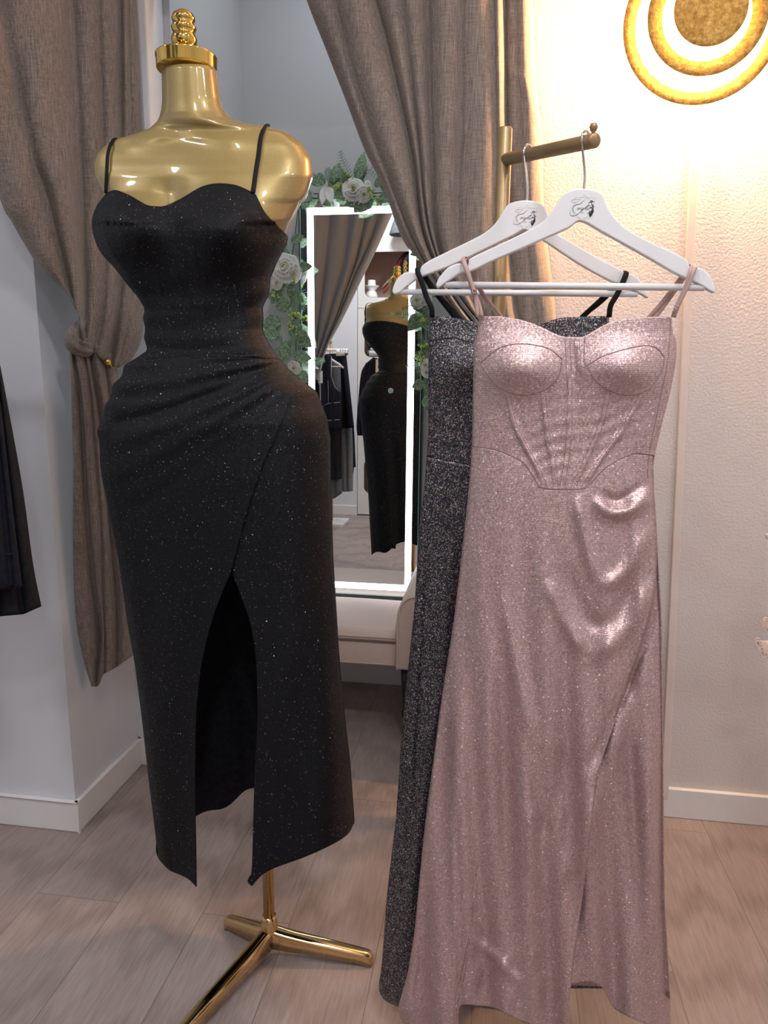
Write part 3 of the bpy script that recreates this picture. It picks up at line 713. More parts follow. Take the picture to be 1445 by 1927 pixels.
# charcoal dress
GL=[(811,595),(807,637),(806,690),(805,754),(806,812),(799,909),(788,1007),(780,1140),(769,1246),(756,1380),(745,1539),(729,1673),(719,1806),(713,1859),(724,1882),(748,1895)]
GR=[(1146,595),(1146,640),(1138,720),(1132,800),(1134,900),(1150,1100),(1158,1400),(1168,1700),(1170,1860)]
_gl=np.array(GL,float); _gr=np.array(GR,float)
GF=[([(850,930),(835,1200),(800,1500),(760,1800)],14,.008),([(870,1000),(850,1300),(830,1600),(800,1860)],15,-.008),([(815,900),(800,1150),(780,1500),(745,1800)],8,-.006)]
def gdep(px,py):
    a,b_=np.interp(py,_gl[:,1],_gl[:,0]),np.interp(py,_gr[:,1],_gr[:,0])
    s=np.clip((2*px-a-b_)/(b_-a),-1,1); e=np.clip(1-s*s,0,1)
    d=np.interp(py,[595,700,850,1300,1900],[.015,.022,.018,.026,.040])*e**.42
    d=d+.014*g2(px,py,872,690,52,46)+.012*g2(px,py,1060,690,56,46)
    for l in GF: d=d+ridge(px,py,*l)*np.clip(e*6,0,1)
    return d+np.clip(e*6,0,1)*np.clip((py-900)/400,0,1)*(.006*np.sin(px/13.+py/300.))
gd=empty('evening_dress',P(970,595,YG),'charcoal glitter gown hanging from the rear hanger, mostly hidden by the pink dress','dress')
neckG=[(811,595),(850,597),(889,605),(930,618),(958,626),(990,626),(1020,610),(1051,599),(1090,596),(1120,595),(1146,595)]
b=MB(); X_,Y_=coons(neckG,[(803,860),(900,880),(970,905),(1050,890),(1132,860)],prt(GL,595,860),prt(GR,595,860),usP[::2],np.linspace(0,1,60)); b.grid(PN(X_,Y_,(YG-gdep(X_,Y_)).ravel()),60,60)
q=flatback(608,860,_gl,_gr,YG,.012,24); b.grid(*q,flip=True); obj('bodice',b,'grey_glitter',gd,solid=.0012)
b=MB(); X_,Y_=coons([(803,860),(900,880),(970,905),(1050,890),(1132,860)],[(748,1895),(800,1890),(900,1860),(1000,1860),(1170,1860)],prt(GL,860,1882)+[(748,1895)],prt(GR,860,1860),usP,np.linspace(0,1,200)); b.grid(PN(X_,Y_,(YG-gdep(X_,Y_)).ravel()),200,120)
q=flatback(860,1850,_gl,_gr,YG,.022,50); b.grid(*q,flip=True); obj('skirt',b,'grey_glitter',gd,solid=.0014)
b=MB()
for l in ([(808,642),(850,636),(890,645)],[(806,690),(825,722),(860,738),(892,735)],[(856,738),(868,780),(888,820)],[(803,830),(840,834),(885,842)]): tubeseam(b,l,gdep,YG,.0006,off=.0003)
obj('seam',b,'grey_seam',gd)
yg=YG
strapl(pl3([(813,597,yg-.010),(812,580,yg-.014),(803,560,yg-.014),(793,530,yg-.014),(785,510,yg-.013),(787,503,yg-.0),(796,515,yg+.010),(815,545,yg+.012),(858,600,yg+.014)]),.0040,par=gd)
strapl(pl3([(787,505,yg-.004),(800,520,yg+.012),(830,560,yg+.012),(866,600,yg+.014)]),.0034,par=gd)
strapl(pl3([(1146,597,yg-.010),(1149,575,yg-.014),(1160,556,yg-.014),(1170,535,yg-.014),(1178,516,yg-.012),(1177,512,yg-.0),(1165,530,yg+.012),(1135,560,yg+.014),(1094,598,yg+.014)]),.0040,par=gd)
strapl(pl3([(1178,513,yg-.004),(1160,540,yg+.012),(1130,570,yg+.014),(1090,600,yg+.014)]),.0024,par=gd)
#@@PART3
# ------------------------------------------------------------------ curtains
RAILS=[]; YLF=((-95,65,131,290),(1.40,1.525,1.585,1.80)); YLT=((125,165,290),(1.60,1.64,1.80))
def upw(ls):
    return [[(l[0][0]+(l[0][0]-l[1][0])*(l[0][1]+230)/max(40,l[1][1]-l[0][1]),-230)]+l for l in ls]
def curtain(name_base,label,lines_up,amps,offs,Y,tail,tamps,toffs,Yt,extra=None,vend=1.):
    r=empty('curtain',name_base,label,'curtain')
    vs=np.linspace(0,1,100)
    px,py,p,nv,nu=bands(upw(lines_up),vs,12,amps,offs,Y,.75,extra)
    k_=np.clip((-60-py.ravel())/170,0,1); p[:,2]=p[:,2]*(1-k_)+2.42*k_
    RAILS.append(p.reshape(nv,nu,3)[0])
    b=MB(); b.grid(p,nv,nu)
    px2,py2,p2,nv2,nu2=bands(tail,vs,10,tamps,toffs,Yt,.8,None)
    b2=MB(); b2.grid(p2,nv2,nu2)
    obj('drape',b,['linen_curtain','curtain_lining'],r,solid=.003,back=1); obj('tail',b2,['linen_curtain','curtain_lining'],r,solid=.003,back=1)
    return r
U=[ [(-95,-60),(-50,200),(0,374),(22,417),(44,456),(75,505),(104,532),(136,557),(150,572)],
    [(-6,-60),(4,22),(22,111),(44,210),(64,294),(89,363),(103,420),(118,480),(130,530),(141,575),(156,603)],
    [(134,-60),(137,0),(144,133),(151,277),(156,420),(160,520),(161,600),(158,655)],
    [(186,-60),(188,60),(194,250),(200,420),(196,560),(178,664)],
    [(225,-60),(227,0),(228,133),(229,257),(232,420),(226,560),(208,690)],
    [(242,-60),(243,60),(249,250),(250,420),(248,560),(222,692)],
    [(255,-60),(257,0),(264,150),(269,260),(275,420),(274,560),(268,630),(252,670),(236,684)]]
TL=[ [(133,625),(131,660),(133,706),(137,872),(137,1038),(143,1163),(156,1237),(172,1292)],
     [(140,632),(140,680),(150,740),(157,840),(166,1000),(180,1120),(193,1200),(182,1292)],
     [(152,612),(160,670),(170,740),(181,880),(190,1000),(193,1110),(196,1190),(196,1268)],
     [(170,640),(172,690),(188,780),(200,900),(212,1040),(222,1150),(220,1255)],
     [(195,655),(200,700),(212,800),(222,930),(240,1090),(252,1210),(262,1225)],
     [(215,668),(225,720),(240,800),(250,930),(264,1090),(272,1180),(282,1205)]]
def exL(px,py): return .003*np.sin(px/13.+py/70.)+.0025*np.sin(py/41.-px/17.)+.004*sstep((py-560)/80)*np.sin(px/6.+py/20.)
curtain(P(190,650,1.6),'left taupe linen curtain, held back beside the gold dress form',U,[.03,.045,.022,.028,.018,.012],[0,.028,.0,.018,.0,.012,.0],YLF,TL,[.012,.022,.02,.028,.02],[0,-.006,.012,.0,.01,0],YLT,exL)
rc_=[o for o in bpy.data.objects if o.name.startswith('curtain') and o.type=='EMPTY'][-1]
# rolled knot of cloth at the hold back
b=MB(); c=cr([(*P(172,664,1.62),.008),(*P(158,658,1.60),.020),(*P(146,648,1.585),.025),(*P(141,634,1.58),.022),(*P(147,618,1.585),.016),(*P(157,602,1.595),.006)],50)
vs=[]
for i in range(50):
    p=Vector(c[i,:3]); t=Vector(c[min(i+1,49),:3])-Vector(c[max(i-1,0),:3]); t.normalize(); x=t.cross(Vector((0,1,0))).normalized(); y=t.cross(x)
    for j in range(24):
        a=2*PI*j/24; rr=c[i,3]*(1+.16*math.sin(a*6+i*.22)); vs.append(p+(x*math.cos(a)+y*math.sin(a)*.7)*rr)
b.grid(vs,50,24,closed=True); b.f.append(tuple(range(24))); b.m.append(0); b.f.append(tuple(range(49*24,50*24))); b.m.append(0)
obj('gathered_knot',b,'linen_curtain',rc_)
# brass hold back on the wall return
b=MB(); hb=P(222,716,1.86)
b.tube([Vector(x) for x in cr([(-.965,1.93,hb.z),(-.965,1.88,hb.z),tuple(P(220,712,1.80)),tuple(P(216,700,1.72)),tuple(P(207,685,1.66)),tuple(P(202,680,1.64))],40)],.005,10)
b.sphere(P(202,681,1.638),.008); b.lathe([(.0,0),(.02,0),(.02,.006),(.0,.008)],(-.968,1.933,hb.z),20,axis='y')
tag(obj('curtain_holdback',b,'gold_chrome',loc=hb),'small curved brass hook holding back the left curtain','hook')
V10=[(1002,-70),(1003,0),(1006,119),(1015,210),(1020,300),(1026,420),(1040,535),(1046,603),(1040,660),(1018,712)]
V=[ [(560,-70),(577,0),(614,95),(651,190),(687,285),(719,349),(757,450),(793,496),(854,596),(930,672),(985,712)],
    [(608,-70),(626,0),(643,68),(668,159),(699,251),(733,339),(765,420),(800,492),(866,594),(940,668),(988,712)],
    [(690,-70),(707,0),(729,78),(753,180),(773,271),(784,339),(795,430),(826,510),(885,600),(950,670),(991,712)],
    [(746,-70),(754,0),(768,100),(780,200),(790,290),(797,370),(812,450),(848,540),(905,615),(960,675),(994,712)],
    [(798,-70),(804,0),(807,170),(812,305),(815,420),(842,520),(885,590),(935,650),(970,690),(997,712)],
    [(868,-70),(867,0),(866,200),(860,420),(880,540),(915,610),(955,660),(980,690),(1000,712)],
    [(928,-70),(929,0),(934,203),(938,420),(940,540),(955,620),(980,680),(1003,712)],
    [(950,-70),(950,0),(953,237),(958,420),(965,540),(980,630),(995,685),(1006,712)],
    [(972,-70),(973,0),(977,200),(988,420),(1002,540),(1012,640),(1010,712)],
    [(998,-70),(999,0),(1002,119),(1011,210),(1016,300),(1021,420),(1034,535),(1041,603),(1036,660),(1016,712)]]
TV=[[(980,700),(960,800),(950,1000),(945,1250)],[(990,700),(985,800),(985,1000),(985,1250)],[(1002,700),(1010,800),(1015,1000),(1015,1250)],[(1020,700),(1040,800),(1050,1000),(1055,1250)]]
def exR(px,py): return .0025*np.sin(px/15.+py/80.)+.004*ridge(px,py,[(948,130),(985,150),(1000,215)],9,1.)+.005*sstep((py-480)/80)*np.sin(px/9.+py/25.)
V.append(V10)
curtain(P(1000,700,1.8),'right taupe linen curtain draped before the mirror, lit orange along its edge',V,[.022,.045,.032,.032,.035,.022,.028,.012,.014,.0],[.012,.045,.03,.045,.03,.038,.028,-.022,-.012,-.03,-.11],1.80,TV,[.02,.02,.02],[0,.01,.0,0],1.82,exR)
hbr=P(1010,716,1.86)
b=MB(); b.tube([Vector(x) for x in cr([(hbr.x+.01,1.918,hbr.z),(hbr.x+.01,1.80,hbr.z-.005),(hbr.x-.02,1.735,hbr.z-.01),(hbr.x-.06,1.72,hbr.z+.01)],30)],.0045,10); b.lathe([(0,0),(.02,0),(.02,.006),(0,.008)],(hbr.x+.01,1.918,hbr.z),20,axis='y')
tag(obj('curtain_holdback',b,'gold_chrome',loc=hbr),'brass hook behind the charcoal dress holding back the right curtain','hook')
for k,R_ in enumerate(RAILS):
    q0,q1=Vector(R_[2]),Vector(R_[-3]); d_=(q1-q0).normalized(); q0=q0-d_*.05; q1=q1+d_*.03; q0.z=q1.z=2.44; q0.y-=.0; 
    rl=empty('curtain_rail',(q0+q1)/2,['brass rail carrying the left taupe curtain above the frame','brass rail carrying the right taupe curtain above the frame'][k],'curtain rail')
    b=MB(); b.tube([q0,q1],.012,14); obj('rod',b,'brass_paint',rl)
    for t in (.12,.88):
        q=q0.lerp(q1,t); b=MB(); b.tube([q,(q.x,q.y,2.8)],.006,10); obj('bracket',b,'brass_paint',rl)
# ------------------------------------------------------------------ mirror
x0,x1=P(566,500,YM).x,P(791,700,YM).x; z1,z0=P(680,373,YM).z,P(690,1119,YM).z
mr=empty('wall_mirror',((x0+x1)/2,YM,z0),'tall rectangular wall mirror with a glowing white light strip border','mirror')
b=MB(); b.box((x0,YM,z0),(x1,YM+.004,z1)); obj('glass',b,'mirror_glass',mr,smooth=False)
b=MB(); e=.0028
b.box((x0-e,YM-.001,z0-e),(x0,YM+.005,z1+e)); b.box((x1,YM-.001,z0-e),(x1+e,YM+.005,z1+e)); b.box((x0,YM-.001,z1),(x1,YM+.005,z1+e)); b.box((x0,YM-.001,z0-e),(x1,YM+.005,z0)); obj('glass_edge',b,'glass_edge',mr,smooth=False)
b=MB(); k=.008; b.box((x0-k,YM+.006,z0-k),(x1+k,YM+.058,z1+k)); obj('backing_frame',b,'black_plastic',mr,smooth=False,bevel=.001)
lx0,lx1=P(585,560,YM).x,P(773,700,YM).x; lz1,lz0=P(660,396,YM).z,P(690,1103,YM).z; hw=.0118
b=MB(); yy=YM-.0012
for lo,hi in (((lx0-hw,lz0-hw),(lx0+hw,lz1+hw)),((lx1-hw,lz0-hw),(lx1+hw,lz1+hw)),((lx0+hw,lz1-hw),(lx1-hw,lz1+hw)),((lx0+hw,lz0-hw),(lx1-hw,lz0+hw))):
    b.box((lo[0],yy,lo[1]),(hi[0],YM-.0002,hi[1]))
tag(obj('light_strip',b,'led_white',mr,smooth=False),'glowing white light strip')
tc=P(735,735,YM); b=MB(); b.lathe([(.0068,0),(.0098,0),(.0098,.0008),(.0068,.0008),(.0068,0)],(tc.x,YM-.0003,tc.z),28,axis='y'); b.lathe([(.0,0),(.0045,0),(.0045,.0008),(.0,.0008)],(tc.x,YM-.0003,tc.z),20,axis='y')
obj('touch_button',b,'touch_ring',mr)
# ------------------------------------------------------------------ garland
gar=empty('flower_garland',P(680,372,YM-.03),'artificial garland of white roses, ferns and green leaves around the mirror frame','garland')
GY=YM-.025
def frame(c,dirpx,tilt=0.):
    """local axes at c: along = direction in the wall plane (angle, deg, 0=right, 90=up), n towards the room"""
    a=math.radians(dirpx); al=Vector((math.cos(a),0,math.sin(a))); n=Vector((0,-1,0)); sd=n.cross(al)
    al=(al*math.cos(tilt)+n*math.sin(tilt)).normalized(); n=al.cross(sd).normalized(); n=n if n.y<0 else -n
    return al,sd,n
def leaf(x,y,ang,ln,wd,tilt=.2,Y=None,mt='leaf_green',lobes=0.,name='leaf'):
    c=P(x,y,Y if Y else GY-.012*random.random()); al,sd,n=frame(c,ang,tilt); sc=2.59/1336; ln*=sc; wd*=sc
    b=MB(); nu,nv=8,11; vs=[]
    for i in range(nv):
        t=i/(nv-1); w=wd*math.sin(PI*min(1,t*.97+.015))**.8*(1-.35*t)*(1+lobes*math.sin(t*18))
        for j in range(nu):
            s=-1+2*j/(nu-1)
            vs.append(c+al*(t*ln)+sd*(s*w)+n*(.004*(1-abs(s))*-1*-1*.4+.18*wd*abs(s)**1.5*math.sin(PI*t)-.25*ln*t*t*.5+.0006*math.sin(s*9)))
    b.grid(vs,nv,nu); return obj(name,b,mt,gar,solid=.0006)
def fern(x,y,pts,pin=9,mt='fern_green'):
    c=cr(pts,26); b=MB(); pp=[P(a[0],a[1],GY-.02-.012*math.sin(i/8)) for i,a in enumerate(c)]
    b.tube(pp,.0012,5)
    for i in range(2,26,2):
        t=(pp[min(i+1,25)]-pp[i-1]).normalized(); sd=t.cross(Vector((0,1,0))).normalized(); l=pin*.00194*math.sin(PI*min(1,(i+3)/31))**.7
        for s in (-1,1):
            e=pp[i]+sd*s*l+t*l*.45+Vector((0,-.003,0)); m_=(pp[i]+e)/2+Vector((0,-.001,0))
            b.tube([pp[i],m_,e],[.0007,.0015,.0004],5,flat=.4)
    return obj('fern_frond',b,mt,gar)
def rose(x,y,r,tilt=(0,0),openf=0.):
    c=P(x,y,GY-.03); r*=.00194; b=MB(); ax=Vector((tilt[0],-1,tilt[1])).normalized(); ux=ax.orthogonal().normalized(); uy=ax.cross(ux)
    for ring,(n,rad,h,cup) in enumerate(((3,.22,.55,.9),(4,.42,.48,.75),(5,.68,.30,.5),(6,1.,.05,.25))):
        for k in range(n):
            a0=2*PI*k/n+ring*.7; wdt=2*PI/n*.72
            vs=[]; 
            for i in range(7):
                t=i/6
                for j in range(9):
                    s=-1+j/4; a=a0+s*wdt*(.55+.45*math.sin(PI*t*.6)); rr=r*rad*(.15+.85*t**.8)*(1-.10*s*s*t)
                    hh=r*(h*t**.6+ (.10 if t>.8 else 0)*-(t-.8)*5*cup + .25*(ring<3)*0)
                    vs.append(c+(ux*math.cos(a)+uy*math.sin(a))*(rr+.02*r*math.sin(s*7+k))+ax*hh)
            b.grid(vs,7,9,mi=1 if ring==0 else 0)
    return obj('rose',b,['petal_white','petal_heart'],gar,solid=.0005)
def berries(x,y,n,spread):
    b=MB(); c0=P(x,y,GY-.012)
    for i in range(n):
        q=P(x+random.uniform(-spread,spread),y+random.uniform(-spread,spread),GY-.03+random.uniform(-.01,.01)); b.sphere(q,.0042+random.random()*.0018,8,mi=0); b.tube([c0,q],.0006,5,mi=1)
    return obj('berry_sprig',b,['berry_green','stem_green'],gar)
def vine(pts):
    c=cr(pts,60); b=MB(); b.tube([P(a[0]+3*math.sin(i*.5),a[1]+2*math.sin(i*.8),GY+.012+.004*math.sin(i*.7)) for i,a in enumerate(c)],.0022,7); obj('stem',b,'stem_green',gar)
vine([(556,700),(552,600),(548,500),(556,420),(575,372),(640,366),(720,365),(790,366),(800,420),(803,560),(803,760)])
for a in [(590,362,205,30,14),(578,370,250,24,12),(600,350,120,26,13),(612,345,150,28,15),(625,345,70,38,11),(618,356,30,32,16),(640,352,10,34,14),(673,352,80,60,14),(668,345,60,40,9),(660,352,120,34,9),(690,372,200,42,15),(700,366,225,44,20),(716,352,350,26,10),(650,362,190,26,12),(598,366,320,30,12),(705,352,40,26,9),(640,365,330,22,10),(578,350,130,22,12),(728,350,20,26,11),(740,362,210,30,13)]: leaf(*a,tilt=random.uniform(0,.35),lobes=.05)
fern(0,0,[(664,350),(655,325),(645,302),(640,284)],9); fern(0,0,[(690,335),(688,320),(700,322),(715,340),(725,362)],9); fern(0,0,[(620,345),(618,328),(617,316)],8); fern(0,0,[(650,350),(645,330),(640,318)],8)
berries(637,349,8,8); berries(702,362,9,12); berries(655,330,5,7)
rose(665,357,21,(.1,.1)); rose(684,366,15,(.5,-.3)); 
for a in [(618,352,285,34,11),(612,350,265,38,9),(683,340,300,34,13)]: leaf(*a,tilt=.5,mt='petal_white',name='petal')
b=MB()
for i in range(46):
    q=P(663+random.gauss(0,9),374+random.gauss(0,6),GY-.035); b.sphere(q,.0022,6)
tag(obj('tiny_blossom',b,'petal_white',gar),kind='stuff')
# left side
for a in [(548,455,20,26,11),(535,452,200,26,12),(530,470,240,28,14),(548,478,190,34,20),(556,480,250,32,17),(560,503,0,30,11),(540,468,150,30,18),(528,478,100,28,14),(536,548,200,34,15),(545,552,330,32,14),(540,540,160,28,11),(525,552,230,24,10),(552,570,265,30,10),(545,560,80,26,8),(535,588,95,30,17),(530,600,200,42,17),(528,612,215,36,14),(525,630,175,30,16),(548,605,300,44,17),(555,625,320,42,18),(545,592,60,24,8),(540,640,260,36,15),(560,640,350,24,14),(548,670,160,34,20),(552,668,350,36,14),(552,690,250,34,16),(560,700,320,28,15),(545,690,200,30,14),(545,648,240,26,12),(555,520,250,24,8)]: leaf(*a,tilt=random.uniform(0,.4),lobes=.05)
rose(537,505,28,(.05,.1)); rose(548,514,20,(.6,-.4)); rose(521,533,13,(-.3,.0))
berries(545,528,9,10); berries(518,556,5,6); berries(555,600,14,12); berries(548,620,8,10); berries(553,690,7,8); rose(554,692,14,(-.2,-.4))
fern(0,0,[(545,530),(556,545),(560,560),(556,580)],8); fern(0,0,[(560,690),(575,682),(590,678),(600,676)],8); fern(0,0,[(530,650),(527,632),(520,640)],5); fern(0,0,[(556,625),(552,640),(545,650)],7)
# right side
for a in [(795,590,230,40,16),(812,575,190,34,14),(818,600,200,34,16),(800,600,300,28,12),(806,640,250,28,9),(800,720,200,26,12),(800,722,290,36,9),(804,690,210,24,9),(812,560,60,30,12),(798,470,200,26,10),(806,520,250,28,12),(802,745,280,28,12)]: leaf(*a,tilt=random.uniform(0,.4))
rose(786,566,15,(-.2,0)); rose(800,562,13,(.1,.2)); rose(802,688,13,(-.4,0)); rose(803,700,12,(-.3,-.4))
fern(0,0,[(800,600),(780,592),(762,592),(744,590)],7); fern(0,0,[(798,585),(778,580),(756,582)],7); fern(0,0,[(802,660),(794,645),(790,625)],7); fern(0,0,[(802,665),(790,665),(778,675)],7); fern(0,0,[(800,675),(788,685),(764,690)],6)
berries(796,600,9,8); berries(797,658,9,9); berries(790,676,7,8)
# ------------------------------------------------------------------ bench
zs=.385; by0,by1=2.20,2.58
bx1=P(748,1200,by0).x; bx0=-.90
bn=empty('upholstered_bench',((bx0+bx1)/2,2.39,0),'beige velvet upholstered bench with a rolled arm below the mirror','bench')
def softbox(x0,x1,y0,y1,z0,z1,r,dome=0.,n=8):
    # rounded front and back edges, domed top, extruded along x
    prof=[]
    for cy,cz,a0 in ((y0+r,z1-r,PI),(y1-r,z1-r,PI/2)):
        for i in range(n+1):
            a=a0-PI/2*i/n; prof.append((cy+r*math.cos(a),cz+r*math.sin(a)))
    prof=[(y0,z0)]+prof+[(y1,z0)]
    b=MB(); xs=np.linspace(x0,x1,26); vs=[]
    for x in xs:
        for y,z in prof: vs.append((x,y,z+(dome*math.sin(PI*(x-x0)/(x1-x0))**.5 if z>z0+.001 else 0)))
    k=len(prof); b.grid(vs,26,k,closed=True); b.f.append(tuple(range(k))); b.m.append(0); b.f.append(tuple(range(25*k,26*k))); b.m.append(0); return b
zm=P(690,1198,by0).z
obj('seat_cushion',softbox(bx0,bx1,by0,by1,zm,zs-.002,.035,.004),'bench_velvet',bn)
b=MB(); b.box((bx0,by0+.004,.265),(bx1,by1-.004,zm+.001)); obj('seat_frame',b,'bench_velvet',bn,bevel=.008)
b=MB(); b.tube([(bx0,by0,zm),(bx1,by0,zm)],.0035,8); b.tube([(bx0,by0+.003,.272),(bx1,by0+.003,.272)],.002,8); obj('piping',b,'bench_velvet',bn)
for side in (0,1):
    ax0=bx1-.004 if side else bx0+.004; sg=1 if side else -1
    prof=[(0,.262),(0,.43),(.004,.465),(.016,.495),(.038,.515),(.066,.520),(.125,.520),(.165,.505),(.18,.47),(.178,.42),(.16,.39),(.155,.262)]
    b=MB(); vs=[]
    for y in np.linspace(by0-.012,by1,8):
        for x,z in prof: vs.append((ax0+sg*x,y,z))
    k=len(prof); b.grid(vs,8,k,closed=True); b.f.append(tuple(range(k))); b.m.append(0); b.f.append(tuple(range(7*k,8*k))); b.m.append(0)
    ar=obj('arm',b,'bench_velvet',bn,bevel=.007)
    b=MB(); c=cr([(ax0+sg*(x*.93+.005),by0-.0135,z-.006 if z>.45 else z) for x,z in prof[:11]],60); b.tube([Vector(x) for x in c],.0028,7); obj('piping',b,'bench_velvet',ar)
for lx in (bx1+.03,bx0-.03):
    for ly in (by0+.03,by1-.04):
        b=MB(); b.lathe([(.009,0),(.010,.01),(.014,.03),(.011,.06),(.017,.09),(.012,.11),(.015,.15),(.019,.20),(.021,.262)],(lx,ly,0),20); obj('leg',b,'black_plastic',bn)
# ------------------------------------------------------------------ wall lamp
YL=1.92
lc0=P(1327,33,YL-.075); sc=(P(1427,33,YL-.075)-P(1327,33,YL-.075)).length/100; lc0.y=YL
lamp=empty('wall_lamp',lc0,'round gold leaf wall lamp of concentric glowing rings','lamp')
def ring(name,ri,ro,y,th,mt,par,ang=.25):
    b=MB(); ri*=sc; ro*=sc; n=96
    # gently dished ring with a lip
    prof=[(ri,0),(ri+(ro-ri)*.5,(ro-ri)*ang*.45),(ro,(ro-ri)*ang),(ro,(ro-ri)*ang-th),(ri+(ro-ri)*.5,(ro-ri)*ang*.45-th),(ri,-th),(ri,0)]
    c=Vector((lc0.x,y,lc0.z)); vs=[]
    for r,h in prof:
        for j in range(n):
            a=2*PI*j/n; vs.append(c+Vector((r*math.cos(a),-h,r*math.sin(a))))
    b.grid(vs,len(prof),n,closed=True); return obj(name,b,mt,par)
ring('outer_ring',129,155,YL-.054,.003,'gold_leaf',lamp,.16)
ring('middle_ring',84,114,YL-.088,.003,'gold_leaf',lamp,.30)
b=MB(); c=Vector((lc0.x,YL-.120,lc0.z)); b.lathe([(.0,.004),(60*sc,.003),(68*sc,.001),(69*sc,-.001),(68*sc,-.004),(0,-.004)],c,96,axis='y'); obj('centre_disc',b,'gold_leaf',lamp)
b=MB(); c=Vector((lc0.x,YL,lc0.z)); b.lathe([(.0,.116),(20*sc,.116),(20*sc,.05),(110*sc,.05),(110*sc,.045),(22*sc,.045),(22*sc,.0),(.0,.0)],c,32,axis='y'); obj('mount',b,'gold_leaf',lamp)
def glowring(r,y,w=3.5):
    b=MB(); b.lathe([((r-w)*sc,0),((r+w)*sc,0),((r+w)*sc,.006),((r-w)*sc,.006),((r-w)*sc,0)],Vector((lc0.x,y,lc0.z)),96,axis='y'); tag(obj('light_ring',b,'lamp_glow',lamp),'glowing warm light ring')
glowring(119,YL-.052,9); glowring(76,YL-.080,9)
# ------------------------------------------------------------------ coat hanging on the left, lace on the right
co=empty('black_coat',P(0,900,1.33),'long black coat hanging at the left edge in front of the pillar','coat')
LN=[[(-190,600),(-185,900),(-170,1180)],[(-120,560),(-110,900),(-90,1172)],[(-70,550),(-60,850),(-40,1164)],[(-30,580),(-20,850),(0,1160)],[(-8,660),(12,900),(44,1156)],[(0,685),(12,748),(42,914),(62,1059),(78,1141)]]
px,py,p,nv,nu=bands(LN,np.linspace(0,1,60),10,[.03,.035,.03,.028,.022],[0,.02,.03,.035,.03,0],1.36,.8); b=MB(); b.grid(p,nv,nu); obj('body',b,'black_cloth',co,solid=.002)
LN=[[(-120,700),(-110,900),(-95,1100)],[(-60,700),(-50,900),(-30,1112)],[(-15,720),(5,900),(24,1108)],[(2,760),(20,920),(42,1104)]]
px,py,p,nv,nu=bands(LN,np.linspace(0,1,40),8,[.02,.025,.012],[.03,.04,.04,.03],1.325,.8); b=MB(); b.grid(p,nv,nu); 
b.tube([P(-60,1040,1.272),P(-20,1042,1.27),P(24,1043,1.275)],.0014,6); obj('sleeve',b,'navy_cloth',co,solid=.002)
rk=empty('garment_rack',(-1.45,1.35,0),'clothes rail past the left edge carrying the long black coat','rack')
zr=P(-100,500,1.35).z
b=MB(); b.tube([(-1.75,1.35,0),(-1.75,1.35,zr),(-1.15,1.35,zr)],.011,14); obj('rail',b,'rack_gold',rk); b=MB(); b.box((-1.9,1.2,0),(-1.6,1.5,.012)); obj('base_plate',b,'white_trim',rk)
b=MB(); t0=P(-95,560,1.37); b.tube([Vector(x) for x in cr([(t0.x,1.36,t0.z),(t0.x,1.36,zr-.02),(t0.x,1.37,zr+.012),(t0.x,1.35,zr+.014)],20)],.002,8); b.tube([P(-180,615,1.36),P(-95,580,1.36),P(-40,615,1.36)],.008,8); tag(obj('clothes_hanger',b,'hanger_white',loc=t0),'hanger inside the black coat past the left edge','hanger')
lcx=empty('lace_garment',P(1460,1200,1.5),'pale pink lace garment with a scalloped edge at the right border','garment')
def lace(name,pts):
    b=MB(); a=np.array([tuple(P(x,y,1.5)) for x,y in pts]); 
    for i in range(len(pts)-1):
        for k in range(6):
            t=k/6; q=Vector(a[i]*(1-t)+a[i+1]*t); tn=Vector(a[i+1]-a[i]).normalized()
            if k%3==0: # scallops
                c=[q+Vector((math.cos(an)*.0055,-.001,math.sin(an)*.0055)) for an in np.linspace(0,2*PI,13)]; b.tube(c,.0010,5)
        b.tube([Vector(a[i]),Vector(a[i+1])],.0015,6)
    return b
def lacepatch(name,T,B,Lf,R):
    X_,Y_=coons(T,B,Lf,R,np.linspace(0,1,14),np.linspace(0,1,14)); b=MB(); b.grid(PN(X_,Y_,(1.5-.004*np.sin(X_/4.+Y_/5.)).ravel()),14,14)
    lb=lace('',Lf); b.add(lb.v,lb.f); lb=lace('',[(x*.6+1470*.4,y*.75+1200*.25) for x,y in B]); b.add(lb.v,lb.f); return obj(name,b,'lace_thread',lcx,solid=.0008)
lacepatch('hem',[(1425,1205),(1445,1206),(1500,1203)],[(1441,1237),(1460,1240),(1500,1236)],[(1425,1205),(1428,1216),(1434,1228),(1441,1237)],[(1500,1203),(1500,1236)])
lacepatch('upper_tier',[(1440,1167),(1460,1165),(1500,1163)],[(1445,1186),(1460,1200),(1500,1195)],[(1440,1167),(1437,1173),(1440,1180),(1445,1186)],[(1500,1163),(1500,1195)])
b=MB(); t0=P(1515,985,1.5); b.tube([Vector(x) for x in cr([(t0.x,1.5,t0.z),(t0.x,1.5,t0.z+.05),(t0.x+.012,1.5,t0.z+.07),(t0.x,1.5,t0.z+.085),(t0.x-.01,1.5,t0.z+.075)],20)],.002,8); b.tube([(t0.x-.07,1.5,t0.z-.03),(t0.x,1.5,t0.z),(t0.x+.07,1.5,t0.z-.03)],.006,8)
tag(obj('clothes_hanger',b,'hanger_white',loc=t0),'small hanger holding the pink lace garment past the right edge','hanger')
rk=empty('garment_rack',(t0.x+.5,1.5,0),'gold rack past the right edge carrying the pink lace garment','rack')
b=MB(); b.tube([(t0.x-.03,1.5,t0.z+.071),(t0.x+.5,1.5,t0.z+.071),(t0.x+.5,1.5,.01)],.010,14); obj('rail',b,'rack_gold',rk); b=MB(); b.box((t0.x+.35,1.35,0),(t0.x+.65,1.65,.012)); obj('base_plate',b,'white_trim',rk,smooth=False)
